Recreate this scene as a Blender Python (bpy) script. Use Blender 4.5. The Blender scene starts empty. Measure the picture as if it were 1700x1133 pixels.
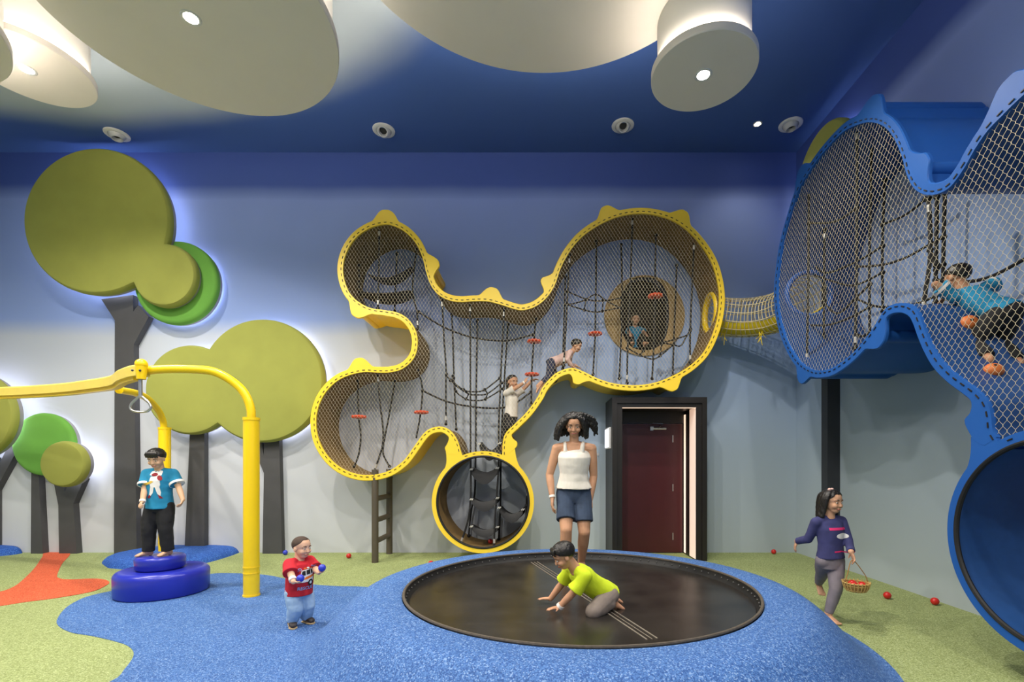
import bpy, bmesh, math, random
from mathutils import Vector, Matrix, noise as mnoise
from mathutils.geometry import tessellate_polygon
from mathutils.bvhtree import BVHTree
random.seed(7)
S = bpy.context.scene
COL = S.collection
PI = math.pi
F, CX, CY, EYE = 803.0, 892.0, 770.0, 1.4          # lens in picture widths, vanishing point, eye height
WALL_Y, WALL_X, CEIL = 7.6, 4.07, 6.29

# ---------------------------------------------------------------- camera
cd = bpy.data.cameras.new('camera'); cam = bpy.data.objects.new('camera', cd); COL.objects.link(cam)
cam.location = (0, 0, EYE); cam.rotation_euler = (PI/2, 0, 0)
cd.sensor_fit = 'HORIZONTAL'; cd.sensor_width = 36; cd.lens = 36*F/1700
cd.shift_x = -(CX-850)/1700; cd.shift_y = (CY-566.5)/1700
cd.clip_start = 0.05; cd.clip_end = 100
S.camera = cam
# ---------------------------------------------------------------- world, exposure
w = bpy.data.worlds.new('world'); S.world = w; w.use_nodes = True
w.node_tree.nodes['Background'].inputs[0].default_value = (0.5, 0.55, 0.65, 1)
w.node_tree.nodes['Background'].inputs[1].default_value = 0.05
S.view_settings.view_transform = 'Standard'; S.view_settings.look = 'None'
S.view_settings.gamma = 1; S.view_settings.use_curve_mapping = False
S.view_settings.exposure = 0.27
S.cycles.use_denoising = True
S.cycles.max_bounces = 6; S.cycles.diffuse_bounces = 4; S.cycles.glossy_bounces = 3
S.cycles.sample_clamp_indirect = 4.0
# ---------------------------------------------------------------- lamps (disc and ceiling downlights, plus added unseen fill spots)
DISCS = {  # centre and radius per metre above the eye, metres above the eye, lamp power, cove strength
    'A': (-0.777, 1.085, 0.308, 4.05), 'B': (0.016, 0.817, 0.422, 4.40), 'C': (0.427, 1.244, 0.131, 3.85),
    'D': (-1.295, 1.227, 0.134, 4.25), 'E': (-1.506, 1.005, 0.283, 3.85)}
WARM = (1.0, 0.93, 0.83)
def spot(name, loc, power, angle=120, blend=0.6, radius=0.06, color=WARM, aim=None):
    l = bpy.data.lights.new(name, 'SPOT'); l.energy = power; l.spot_size = math.radians(angle); l.spot_blend = blend
    l.shadow_soft_size = radius; l.color = color
    o = bpy.data.objects.new(name, l); COL.objects.link(o); o.location = loc
    if aim is not None:
        o.rotation_euler = (Vector(aim)-Vector(loc)).to_track_quat('-Z', 'Y').to_euler()
    return o
DISC_POWER = {'A': 400, 'B': 300, 'C': 260, 'D': 330, 'E': 330}
DISC_LAMP = {}
for k, (u, v, r, h) in DISCS.items():
    DISC_LAMP[k] = spot('lamp_or_fill_spot', (u*h, v*h, EYE+h-0.03), DISC_POWER[k], 150, 0.7, 0.06)
# unseen spots added to fill the room, over and behind the viewer
FILL_SPOTS = [(-7.5, 2.2, 350), (-4.2, 1.0, 430), (-0.8, 0.6, 380), (2.0, 0.2, 260), (-6.0, -2.4, 260), (-1.5, -2.6, 260), (2.4, -2.6, 240)]
for x, y, p in FILL_SPOTS:
    spot('lamp_or_fill_spot', (x, y, CEIL-0.06), p, 166, 0.5, 0.10)
spot('lamp_or_fill_spot', (3.17, 6.96, CEIL-0.06), 22, 110, 0.8, 0.05)

# ---------------------------------------------------------------- pixel -> place
def P(px, py, Y): return Vector(((px-CX)/F*Y, Y, EYE+(CY-py)/F*Y))        # on a plane parallel to the back wall
def PX(px, py, X):                                                        # on a plane parallel to the right wall
    Y = X*F/(px-CX); return Vector((X, Y, EYE+(CY-py)/F*Y))
def PZ(px, py, z=0.0):                                                    # on a level plane
    Y = (EYE-z)*F/(py-CY); return Vector(((px-CX)/F*Y, Y, z))
# ---------------------------------------------------------------- materials
def lin(c):
    return tuple(((x/255)/12.92 if x/255 <= 0.04045 else (((x/255)+0.055)/1.055)**2.4) for x in c) + (1.0,)
MATS = {}
def pbr(name, c, rough=0.6, metal=0.0, var=0.06, scale=8.0, bump=0.0, bscale=200.0, spec=0.5):
    if name in MATS: return MATS[name]
    m = bpy.data.materials.new(name); m.use_nodes = True; MATS[name] = m
    nt = m.node_tree; b = nt.nodes['Principled BSDF']
    b.inputs['Roughness'].default_value = rough; b.inputs['Metallic'].default_value = metal
    b.inputs['Specular IOR Level'].default_value = spec
    tc = nt.nodes.new('ShaderNodeTexCoord')
    n = nt.nodes.new('ShaderNodeTexNoise'); n.inputs['Scale'].default_value = scale; n.inputs['Detail'].default_value = 5
    nt.links.new(tc.outputs['Object'], n.inputs['Vector'])
    r = nt.nodes.new('ShaderNodeValToRGB'); L = lin(c)
    r.color_ramp.elements[0].position = 0.3; r.color_ramp.elements[1].position = 0.7
    r.color_ramp.elements[0].color = tuple(x*(1-var) for x in L[:3])+(1,)
    r.color_ramp.elements[1].color = tuple(min(1, x*(1+var)) for x in L[:3])+(1,)
    nt.links.new(n.outputs['Fac'], r.inputs['Fac']); nt.links.new(r.outputs['Color'], b.inputs['Base Color'])
    if bump > 0:
        n2 = nt.nodes.new('ShaderNodeTexNoise'); n2.inputs['Scale'].default_value = bscale; n2.inputs['Detail'].default_value = 3
        nt.links.new(tc.outputs['Object'], n2.inputs['Vector'])
        bp = nt.nodes.new('ShaderNodeBump'); bp.inputs['Strength'].default_value = bump; bp.inputs['Distance'].default_value = 0.004
        nt.links.new(n2.outputs['Fac'], bp.inputs['Height']); nt.links.new(bp.outputs['Normal'], b.inputs['Normal'])
    return m
def glow(name, c, strength):
    if name in MATS: return MATS[name]
    m = bpy.data.materials.new(name); m.use_nodes = True; MATS[name] = m
    b = m.node_tree.nodes['Principled BSDF']; b.inputs['Base Color'].default_value = (0.8, 0.8, 0.8, 1)
    b.inputs['Emission Color'].default_value = lin(c); b.inputs['Emission Strength'].default_value = strength
    return m
def granules(name, cols, scale=150.0):      # poured rubber crumb: a coloured grain per cell
    m = bpy.data.materials.new(name); m.use_nodes = True; MATS[name] = m
    nt = m.node_tree; b = nt.nodes['Principled BSDF']; b.inputs['Roughness'].default_value = 0.75
    b.inputs['Specular IOR Level'].default_value = 0.3
    tc = nt.nodes.new('ShaderNodeTexCoord'); v = nt.nodes.new('ShaderNodeTexVoronoi'); v.inputs['Scale'].default_value = scale
    nt.links.new(tc.outputs['Object'], v.inputs['Vector'])
    sp = nt.nodes.new('ShaderNodeSeparateColor'); nt.links.new(v.outputs['Color'], sp.inputs[0])
    r = nt.nodes.new('ShaderNodeValToRGB'); r.color_ramp.interpolation = 'CONSTANT'
    e = r.color_ramp.elements
    e[0].position = 0; e[0].color = lin(cols[0][1]); e[1].position = cols[1][0]; e[1].color = lin(cols[1][1])
    for pos, c in cols[2:]:
        x = e.new(pos); x.color = lin(c)
    nt.links.new(sp.outputs[0], r.inputs['Fac'])
    n = nt.nodes.new('ShaderNodeTexNoise'); n.inputs['Scale'].default_value = 1.3; n.inputs['Detail'].default_value = 4
    nt.links.new(tc.outputs['Object'], n.inputs['Vector'])
    mr = nt.nodes.new('ShaderNodeMapRange'); mr.inputs['To Min'].default_value = 0.88; mr.inputs['To Max'].default_value = 1.12
    nt.links.new(n.outputs['Fac'], mr.inputs['Value'])
    mx = nt.nodes.new('ShaderNodeVectorMath'); mx.operation = 'SCALE'
    nt.links.new(r.outputs['Color'], mx.inputs[0]); nt.links.new(mr.outputs['Result'], mx.inputs['Scale'])
    nt.links.new(mx.outputs['Vector'], b.inputs['Base Color'])
    bp = nt.nodes.new('ShaderNodeBump'); bp.inputs['Strength'].default_value = 0.25; bp.inputs['Distance'].default_value = 0.003
    nt.links.new(v.outputs['Distance'], bp.inputs['Height']); nt.links.new(bp.outputs['Normal'], b.inputs['Normal'])
    return m
# ---------------------------------------------------------------- objects
def tag(o, label=None, cat=None, group=None, kind=None):
    if label: o['label'] = label
    if cat: o['category'] = cat
    if group: o['group'] = group
    if kind: o['kind'] = kind
    return o
def thing(name, label, cat, loc, group=None):
    o = bpy.data.objects.new(name, None); COL.objects.link(o); o.location = loc; o.empty_display_size = 0.1
    return tag(o, label, cat, group)
def adopt(o, parent):
    o.parent = parent
    if parent.type == 'EMPTY': o.matrix_parent_inverse = Matrix.Translation(-parent.location)
class MB:                                  # collects shapes, links them as one mesh
    def __init__(s): s.v = []; s.f = []; s.m = []; s.cur = 0
    def add(s, vs, fs):
        o = len(s.v); s.v += [tuple(x) for x in vs]; s.f += [tuple(i+o for i in f) for f in fs]; s.m += [s.cur]*len(fs); return s
    def box(s, a, b):
        x0, y0, z0 = a; x1, y1, z1 = b
        v = [(x, y, z) for x in (x0, x1) for y in (y0, y1) for z in (z0, z1)]
        return s.add(v, [(0, 1, 3, 2), (4, 6, 7, 5), (0, 4, 5, 1), (2, 3, 7, 6), (0, 2, 6, 4), (1, 5, 7, 3)])
    def tube(s, pts, r, n=8, closed=False, cap=True):
        pts = [Vector(p) for p in pts]; N = len(pts)
        rs = r if isinstance(r, (list, tuple)) else [r]*N
        T = []
        for i in range(N):
            a = pts[(i-1) % N] if (closed or i > 0) else pts[i]; b = pts[(i+1) % N] if (closed or i < N-1) else pts[i]
            d = b-a; T.append(d.normalized() if d.length > 1e-9 else Vector((0, 0, 1)))
        u = T[0].orthogonal().normalized(); vs = []
        for i in range(N):
            u = (u-T[i]*u.dot(T[i]))
            u = u.normalized() if u.length > 1e-6 else T[i].orthogonal().normalized()
            w = T[i].cross(u)
            for k in range(n):
                a = 2*PI*k/n; vs.append(pts[i]+(u*math.cos(a)+w*math.sin(a))*rs[i])
        fs = []
        for i in range(N if closed else N-1):
            j = (i+1) % N
            for k in range(n):
                k2 = (k+1) % n; fs.append((i*n+k, i*n+k2, j*n+k2, j*n+k))
        if cap and not closed: fs += [tuple(range(n-1, -1, -1)), tuple((N-1)*n+k for k in range(n))]
        return s.add(vs, fs)
    def loft(s, rings, n=24):              # rings: (centre, half axis, half axis) ellipses
        vs = []
        for c, a, b in rings:
            for k in range(n):
                t = 2*PI*k/n; vs.append(Vector(c)+Vector(a)*math.cos(t)+Vector(b)*math.sin(t))
        N = len(rings); fs = []
        for i in range(N-1):
            for k in range(n):
                k2 = (k+1) % n; fs.append((i*n+k, i*n+k2, (i+1)*n+k2, (i+1)*n+k))
        fs += [tuple(range(n-1, -1, -1)), tuple((N-1)*n+k for k in range(n))]
        return s.add(vs, fs)
    def lathe(s, prof, c, n=48, axis='Z', closed=False):   # prof: (radius, height)
        c = Vector(c); vs = []; fs = []; N = len(prof)
        for r, h in prof:
            for k in range(n):
                t = 2*PI*k/n; x, y = r*math.cos(t), r*math.sin(t)
                vs.append(c+(Vector((x, y, h)) if axis == 'Z' else Vector((x, -h, y)) if axis == 'Y' else Vector((-h, x, y))))
        for i in range(N if closed else N-1):
            for k in range(n):
                k2 = (k+1) % n; j = (i+1) % N; fs.append((i*n+k, i*n+k2, j*n+k2, j*n+k))
        return s.add(vs, fs)
    def ball(s, c, r, n=12, ax=None):      # ellipsoid; ax: three half axes
        c = Vector(c); X, Y, Z = ax if ax else (Vector((r, 0, 0)), Vector((0, r, 0)), Vector((0, 0, r)))
        m = max(6, n//2+2); vs = [c+Z]
        for i in range(1, m):
            p = PI*i/m
            for k in range(n):
                t = 2*PI*k/n; vs.append(c+X*(math.sin(p)*math.cos(t))+Y*(math.sin(p)*math.sin(t))+Z*math.cos(p))
        vs.append(c-Z); fs = [(0, 1+k, 1+(k+1) % n) for k in range(n)]
        for i in range(m-2):
            for k in range(n):
                a = 1+i*n+k; b = 1+i*n+(k+1) % n; fs.append((a, a+n, b+n, b))
        L = len(vs)-1; o = 1+(m-2)*n
        fs += [(o+k, L, o+(k+1) % n) for k in range(n)]
        return s.add(vs, fs)
    def cap(s, a, b, ra, rb, n=14):        # rounded tapered limb
        a, b = Vector(a), Vector(b)
        s.tube([a, b], [ra, rb], n); s.ball(a, ra, n); s.ball(b, rb, n); return s
    def plate(s, loops, fr, to):           # flat polygon with holes between two mapped depths; fr/to map (a, b) to a point
        tri = tessellate_polygon([[Vector((a, b, 0)) for a, b in L] for L in loops])
        flat = [p for L in loops for p in L]; n = len(flat)
        vs = [fr(*p) for p in flat]+[to(*p) for p in flat]
        fs = [tuple(t) for t in tri]+[tuple(i+n for i in reversed(t)) for t in tri]; o = 0
        for L in loops:
            m = len(L)
            for i in range(m):
                j = (i+1) % m; fs.append((o+i, o+j, o+j+n, o+i+n))
            o += m
        return s.add(vs, fs)
    def build(s, name, mats, parent=None, smooth=True, angle=40, label=None):
        me = bpy.data.meshes.new(name); me.from_pydata(s.v, [], s.f)
        mats = mats if isinstance(mats, list) else [mats]
        for m in mats: me.materials.append(m)
        if len(mats) > 1: me.polygons.foreach_set('material_index', s.m)
        bm = bmesh.new(); bm.from_mesh(me); bmesh.ops.recalc_face_normals(bm, faces=bm.faces); bm.to_mesh(me); bm.free()
        return link(name, me, parent, smooth, angle, label)
def link(name, me, parent=None, smooth=True, angle=40, label=None):
    if smooth:
        me.polygons.foreach_set('use_smooth', [True]*len(me.polygons))
        if angle: me.set_sharp_from_angle(angle=math.radians(angle))
    o = bpy.data.objects.new(name, me); COL.objects.link(o)
    if parent is not None: adopt(o, parent)
    if label: o['label'] = label
    return o
def struct(name, mb, mats, smooth=False, angle=40):
    return tag(mb.build(name, mats, None, smooth, angle), kind='structure')
def curve(pts, step=0.03, closed=False):   # Catmull-Rom through points, evenly respaced
    pts = [Vector(p) for p in pts]; N = len(pts); out = []
    for i in range(N if closed else N-1):
        g = (lambda k: pts[k % N]) if closed else (lambda k: pts[min(max(k, 0), N-1)])
        p0, p1, p2, p3 = g(i-1), g(i), g(i+1), g(i+2)
        for q in range(12):
            t = q/12
            out.append(0.5*((2*p1)+(p2-p0)*t+(2*p0-5*p1+4*p2-p3)*t*t+(3*p1-p0-3*p2+p3)*t**3))
    out.append(pts[0] if closed else pts[-1])
    d = [0.0]
    for a, b in zip(out, out[1:]): d.append(d[-1]+(b-a).length)
    n = max(2, round(d[-1]/step)); res = []; k = 0
    for i in range(n if closed else n+1):
        s = d[-1]*i/n
        while k < len(d)-2 and d[k+1] < s: k += 1
        f = 0 if d[k+1] == d[k] else (s-d[k])/(d[k+1]-d[k]); res.append(out[k].lerp(out[k+1], f))
    return res
def circle(cx, cy, r, n=64, a0=0.0, a1=2*PI, closed=True):
    return [(cx+r*math.cos(a0+(a1-a0)*i/(n if closed else n-1)), cy+r*math.sin(a0+(a1-a0)*i/(n if closed else n-1))) for i in range(n)]
# ================================================================ the room
def wall_paint():
    m = bpy.data.materials.new('painted_sky_wall'); m.use_nodes = True; nt = m.node_tree; b = nt.nodes['Principled BSDF']
    b.inputs['Roughness'].default_value = 0.7; b.inputs['Specular IOR Level'].default_value = 0.25
    g = nt.nodes.new('ShaderNodeNewGeometry'); s = nt.nodes.new('ShaderNodeSeparateXYZ'); nt.links.new(g.outputs['Position'], s.inputs[0])
    n = nt.nodes.new('ShaderNodeTexNoise'); n.inputs['Scale'].default_value = 0.8; n.inputs['Detail'].default_value = 3
    nt.links.new(g.outputs['Position'], n.inputs['Vector'])
    ma = nt.nodes.new('ShaderNodeMath'); ma.operation = 'MULTIPLY_ADD'; ma.inputs[1].default_value = 0.10
    nt.links.new(n.outputs['Fac'], ma.inputs[0]); nt.links.new(s.outputs['Z'], ma.inputs[2])
    dv = nt.nodes.new('ShaderNodeMath'); dv.operation = 'DIVIDE'; dv.inputs[1].default_value = CEIL; nt.links.new(ma.outputs[0], dv.inputs[0])
    def ramp(stops):
        r = nt.nodes.new('ShaderNodeValToRGB'); e = r.color_ramp.elements
        e[0].position, e[0].color = stops[0][0]/CEIL, lin(stops[0][1]); e[1].position, e[1].color = stops[1][0]/CEIL, lin(stops[1][1])
        for z, c in stops[2:]:
            x = e.new(z/CEIL); x.color = lin(c)
        nt.links.new(dv.outputs[0], r.inputs['Fac']); return r
    left = ramp([(0.0, (190, 193, 198)), (3.45, (181, 188, 200)), (3.72, (136, 158, 210)), (5.60, (128, 148, 204)), (5.84, (60, 82, 150)), (6.29, (56, 78, 146))])
    right = ramp([(0.0, (172, 183, 188)), (1.6, (158, 174, 188)), (3.3, (148, 172, 212)), (5.60, (132, 152, 208)), (5.84, (60, 82, 150)), (6.29, (56, 78, 146))])
    mr = nt.nodes.new('ShaderNodeMapRange'); mr.inputs['From Min'].default_value = -2.6; mr.inputs['From Max'].default_value = 1.6; mr.interpolation_type = 'SMOOTHSTEP'
    nt.links.new(s.outputs['X'], mr.inputs['Value'])
    mx = nt.nodes.new('ShaderNodeMix'); mx.data_type = 'RGBA'
    nt.links.new(mr.outputs['Result'], mx.inputs['Factor']); nt.links.new(left.outputs['Color'], mx.inputs[6]); nt.links.new(right.outputs['Color'], mx.inputs[7])
    nt.links.new(mx.outputs[2], b.inputs['Base Color'])
    n2 = nt.nodes.new('ShaderNodeTexNoise'); n2.inputs['Scale'].default_value = 90; nt.links.new(g.outputs['Position'], n2.inputs['Vector'])
    bp = nt.nodes.new('ShaderNodeBump'); bp.inputs['Strength'].default_value = 0.06; bp.inputs['Distance'].default_value = 0.003
    nt.links.new(n2.outputs['Fac'], bp.inputs['Height']); nt.links.new(bp.outputs['Normal'], b.inputs['Normal'])
    return m
WALLP = wall_paint()
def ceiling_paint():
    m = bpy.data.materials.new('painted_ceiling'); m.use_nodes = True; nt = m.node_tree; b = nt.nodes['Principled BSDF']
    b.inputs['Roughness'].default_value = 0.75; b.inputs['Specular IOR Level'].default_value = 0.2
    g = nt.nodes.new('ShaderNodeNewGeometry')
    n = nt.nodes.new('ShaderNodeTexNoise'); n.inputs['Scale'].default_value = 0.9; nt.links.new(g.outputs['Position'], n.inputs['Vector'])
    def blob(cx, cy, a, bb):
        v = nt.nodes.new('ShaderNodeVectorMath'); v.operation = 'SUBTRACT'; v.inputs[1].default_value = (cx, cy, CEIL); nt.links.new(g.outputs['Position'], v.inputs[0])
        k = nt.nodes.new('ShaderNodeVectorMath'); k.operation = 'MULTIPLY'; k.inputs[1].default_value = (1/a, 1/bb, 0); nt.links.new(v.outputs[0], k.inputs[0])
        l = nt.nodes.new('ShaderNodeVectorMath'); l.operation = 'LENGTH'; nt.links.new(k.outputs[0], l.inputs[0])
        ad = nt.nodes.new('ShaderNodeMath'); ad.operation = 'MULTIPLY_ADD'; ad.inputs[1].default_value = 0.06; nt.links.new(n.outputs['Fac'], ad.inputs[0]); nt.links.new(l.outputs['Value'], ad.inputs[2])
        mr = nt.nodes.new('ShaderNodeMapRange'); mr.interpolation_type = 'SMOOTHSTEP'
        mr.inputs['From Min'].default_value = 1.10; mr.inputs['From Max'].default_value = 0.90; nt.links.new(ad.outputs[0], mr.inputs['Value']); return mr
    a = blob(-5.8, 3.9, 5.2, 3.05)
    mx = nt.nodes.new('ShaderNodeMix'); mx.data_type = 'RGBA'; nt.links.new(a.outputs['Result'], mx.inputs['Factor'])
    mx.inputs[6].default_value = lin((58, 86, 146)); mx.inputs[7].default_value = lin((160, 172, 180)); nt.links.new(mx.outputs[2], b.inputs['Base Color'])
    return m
# back wall with the tunnel opening
TC = (1.68, 3.75)
def oval(cx, cz, a, b, n=56, e=0.8):
    out = []
    for i in range(n):
        t = 2*PI*i/n; c, s = math.cos(t), math.sin(t)
        out.append((cx+a*math.copysign(abs(c)**e, c), cz+b*math.copysign(abs(s)**e, s)))
    return out
HOLE = oval(TC[0], TC[1], 0.385, 0.575)
XL, YF = -10.5, -5.0
mb = MB(); mb.plate([[(XL, 0), (WALL_X+0.15, 0), (WALL_X+0.15, CEIL), (XL, CEIL)], HOLE], lambda a, b: (a, WALL_Y, b), lambda a, b: (a, WALL_Y+0.15, b))
struct('wall_back', mb, WALLP)
mb = MB(); mb.box((WALL_X, YF, 0), (WALL_X+0.15, WALL_Y, CEIL)); struct('wall_right', mb, WALLP)
mb = MB(); mb.box((XL-0.15, YF, 0), (XL, WALL_Y, CEIL)); struct('wall_left', mb, WALLP)
mb = MB(); mb.box((XL, YF-0.15, 0), (WALL_X+0.15, YF, CEIL)); struct('wall_front', mb, WALLP)
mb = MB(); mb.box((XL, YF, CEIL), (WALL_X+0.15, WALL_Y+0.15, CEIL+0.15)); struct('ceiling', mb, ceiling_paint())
GREEN = granules('green_rubber_crumb', [(0, (118, 131, 78)), (0.22, (140, 152, 98)), (0.6, (152, 164, 109)), (0.86, (174, 184, 134))])
BLUE = granules('blue_rubber_crumb', [(0, (46, 82, 140)), (0.3, (64, 102, 162)), (0.62, (80, 120, 178)), (0.88, (122, 152, 196))])
DBLUE = granules('deep_blue_rubber_crumb', [(0, (24, 62, 140)), (0.3, (38, 84, 164)), (0.62, (52, 100, 184)), (0.88, (86, 130, 206))])
ORANGE = granules('orange_rubber_crumb', [(0, (176, 72, 42)), (0.3, (198, 86, 54)), (0.62, (208, 96, 62)), (0.9, (220, 124, 88))])
mb = MB(); mb.box((XL, YF, -0.1), (WALL_X, WALL_Y, 0)); struct('floor', mb, GREEN)
def zone(name, pts, mat, z):
    loop = [(p.x, p.y) for p in curve(pts, 0.06, True)]
    mb = MB(); mb.plate([loop], lambda a, b: (a, b, 0.0005), lambda a, b: (a, b, z)); return struct(name, mb, mat)
bl = [PZ(*p) for p in [(183, 1133), (206, 1113), (221.7, 1090), (216, 1076), (195, 1067), (153, 1057), (118, 1051), (97, 1040), (95.5, 1028), (111, 1009), (138, 994), (164, 986.6), (191, 981), (260, 966), (344, 954.5), (367, 952.5), (401, 953), (440, 955.5), (466, 960), (497, 967.5), (527, 972), (566, 974.4), (600, 975)]]
bl += [Vector((-1.2, 5.3, 0)), Vector((0, 5.2, 0)), Vector((1.6, 4.6, 0)), Vector((2.1, 3.6, 0)), Vector((2.3, 2.9, 0)), Vector((2.6, 2.2, 0)), Vector((2.0, 1.2, 0)), Vector((-0.5, 0.8, 0)), Vector((-2.2, 1.3, 0)), Vector((-2.8, 2.2, 0)), Vector((-2.85, 2.75, 0))]
zone('floor_blue_rubber', bl, BLUE, 0.004)
og = [PZ(*p) for p in [(76, 918.5), (115.4, 918.5), (103, 937), (95, 955), (98, 961), (115, 963), (153, 961.8), (172, 963), (181.5, 967.5), (176, 973), (153, 983), (95.5, 993.5), (38, 1001), (0, 1007), (-60, 1012), (-90, 1000), (-50, 991), (0, 983.6), (23, 975), (38, 963.7), (57, 944.6), (70, 926)]]
zone('floor_orange_rubber', og, ORANGE, 0.005)
# low deep blue hills against the wall
def hill(name, pts, cen, hmax, mat):
    base = curve(pts, 0.08, True); prof = [(1.0, 0.0), (0.985, 0.03), (0.95, 0.075), (0.88, 0.115), (0.78, 0.135), (0.5, 0.15), (0.0, 0.15)]
    vs = []; fs = []; n = len(base); cen = Vector(cen)
    for s, h in prof:
        for p in base:
            q = cen.lerp(p, s); q.y = min(q.y, WALL_Y-0.002); q.z = h/0.15*hmax; vs.append(q)
    for i in range(len(prof)-1):
        for k in range(n): fs.append((i*n+k, i*n+(k+1) % n, (i+1)*n+(k+1) % n, (i+1)*n+k))
    mb = MB(); mb.add(vs, fs); return struct(name, mb, mat, True, 60)
hb = [PZ(*p) for p in [(176, 941.5), (191, 945), (237, 947), (313, 941), (344, 935), (382, 924), (399, 917)]]
hill('floor_hill_blue', [Vector((-6.25, 7.0, 0))]+hb+[Vector((-4.75, 7.62, 0)), Vector((-5.4, 7.62, 0)), Vector((-6.05, 7.55, 0))], (-5.45, 7.62, 0), 0.12, DBLUE)
hill('floor_hill_side', [Vector((-8.02, 7.45, 0)), Vector((-8.2, 7.2, 0)), Vector((-8.6, 6.9, 0)), Vector((-9.2, 6.85, 0)), Vector((-9.5, 7.3, 0)), Vector((-9.3, 7.62, 0)), Vector((-8.2, 7.62, 0))], (-8.75, 7.62, 0), 0.12, DBLUE)
# trampoline mound
TR = Vector((0.336, 4.03, 0)); RIM_H = 0.40; RT = 1.40
prof = [(RT+0.01, 0.26), (RT+0.01, RIM_H-0.012), (RT+0.03, RIM_H), (1.62, RIM_H-0.004)]
for i in range(0, 17):
    t = i/16; s = t*t*(3-2*t); prof.append((1.66+t*0.56, (RIM_H-0.006)*(1-s)))
mb = MB(); mb.lathe(prof, TR, 128); struct('floor_mound', mb, BLUE, True, 50)
# tunnel in the back wall
TAN = pbr('tan_felt', (150, 126, 84), 0.85, var=0.10, scale=30, bump=0.15)
mb = MB(); mb.plate([circle(TC[0], TC[1]-0.03, 0.63, 72), HOLE], lambda a, b: (a, WALL_Y-0.03, b), lambda a, b: (a, WALL_Y-0.001, b))
n = len(HOLE); vs = []; fs = []
for y in (WALL_Y-0.02, WALL_Y+0.9):
    vs += [(a, y, b) for a, b in HOLE]
fs = [(i, (i+1) % n, n+(i+1) % n, n+i) for i in range(n)]+[tuple(n+i for i in range(n))]
tun = thing('tunnel_mouth', 'round tan tunnel mouth with dark oval hole in wall inside the yellow climber', 'tunnel', (TC[0], WALL_Y, TC[1]))
mb.build('collar', TAN, tun, False)
mb2 = MB(); mb2.add(vs, fs); mb2.build('tunnel_lining', pbr('dark_felt', (26, 22, 18), 0.95, var=0.1), tun, True, 40)
# ---------------------------------------------------------------- ceiling discs
WHITE = pbr('white_plaster', (214, 208, 200), 0.7, var=0.02, scale=2)
DWHITE = pbr('drum_white', (232, 228, 220), 0.7, var=0.02, scale=2)
COVE = glow('cove_led', (255, 242, 226), 42)
LENS = glow('lamp_lens', (255, 240, 214), 60)
TRIM = pbr('white_metal', (205, 205, 205), 0.4, var=0.03)
DLAB = {'A': 'large round off-white ceiling disc with glowing rim at upper left', 'B': 'largest round off-white ceiling disc, at upper middle, its lamp out of view',
        'C': 'small round drum-shaped ceiling disc with bright lamp at upper right', 'D': 'small round glowing ceiling disc left of the large upper left disc',
        'E': 'ceiling disc at the far left corner, only its edge in view'}
for k, (u, v, r, h) in DISCS.items():
    x, y, R, z = u*h, v*h, r*h, EYE+h
    t = thing('ceiling_disc', DLAB[k], 'ceiling disc', (x, y, z), 'round ceiling discs')
    mb = MB(); mb.lathe([(0.0001, 0), (R-0.006, 0), (R, 0.008), (R, 0.075), (R-0.006, 0.08), (R-0.17, 0.08)], (x, y, z), 128); mb.build('plate', WHITE, t, True, 30)
    mb = MB(); mb.lathe([(R-0.062, 0.075), (R-0.062, CEIL-z)], (x, y, z), 96); mb.build('drum', DWHITE, t, True, 60)
    mb = MB(); mb.lathe([(R-0.05, 0.083), (R-0.02, 0.083), (R-0.02, 0.093), (R-0.05, 0.093)], (x, y, z), 96, closed=True); mb.build('cove_light', COVE, t, True, 60)
    mb = MB(); mb.lathe([(0.055, -0.001), (0.075, -0.008), (0.085, -0.002), (0.085, 0.004)], (x, y, z), 32); mb.build('lamp_ring', TRIM, t, True, 60)
    mb = MB(); mb.lathe([(0.0001, -0.004), (0.058, -0.004), (0.058, 0.01)], (x, y, z), 32); mb.build('lamp_lens', LENS, t, True, 60)
    adopt(DISC_LAMP[k], t)
t = thing('ceiling_downlight', 'tiny bright recessed downlight in blue ceiling near right wall', 'ceiling light', (3.17, 6.96, CEIL))
mb = MB(); mb.lathe([(0.036, -0.002), (0.05, -0.008), (0.062, -0.003), (0.062, 0)], (3.17, 6.96, CEIL), 28); mb.build('lamp_ring', TRIM, t)
mb = MB(); mb.lathe([(0.0001, -0.003), (0.04, -0.003), (0.04, -0.0005)], (3.17, 6.96, CEIL), 28); mb.build('lamp_lens', LENS, t)
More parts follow.
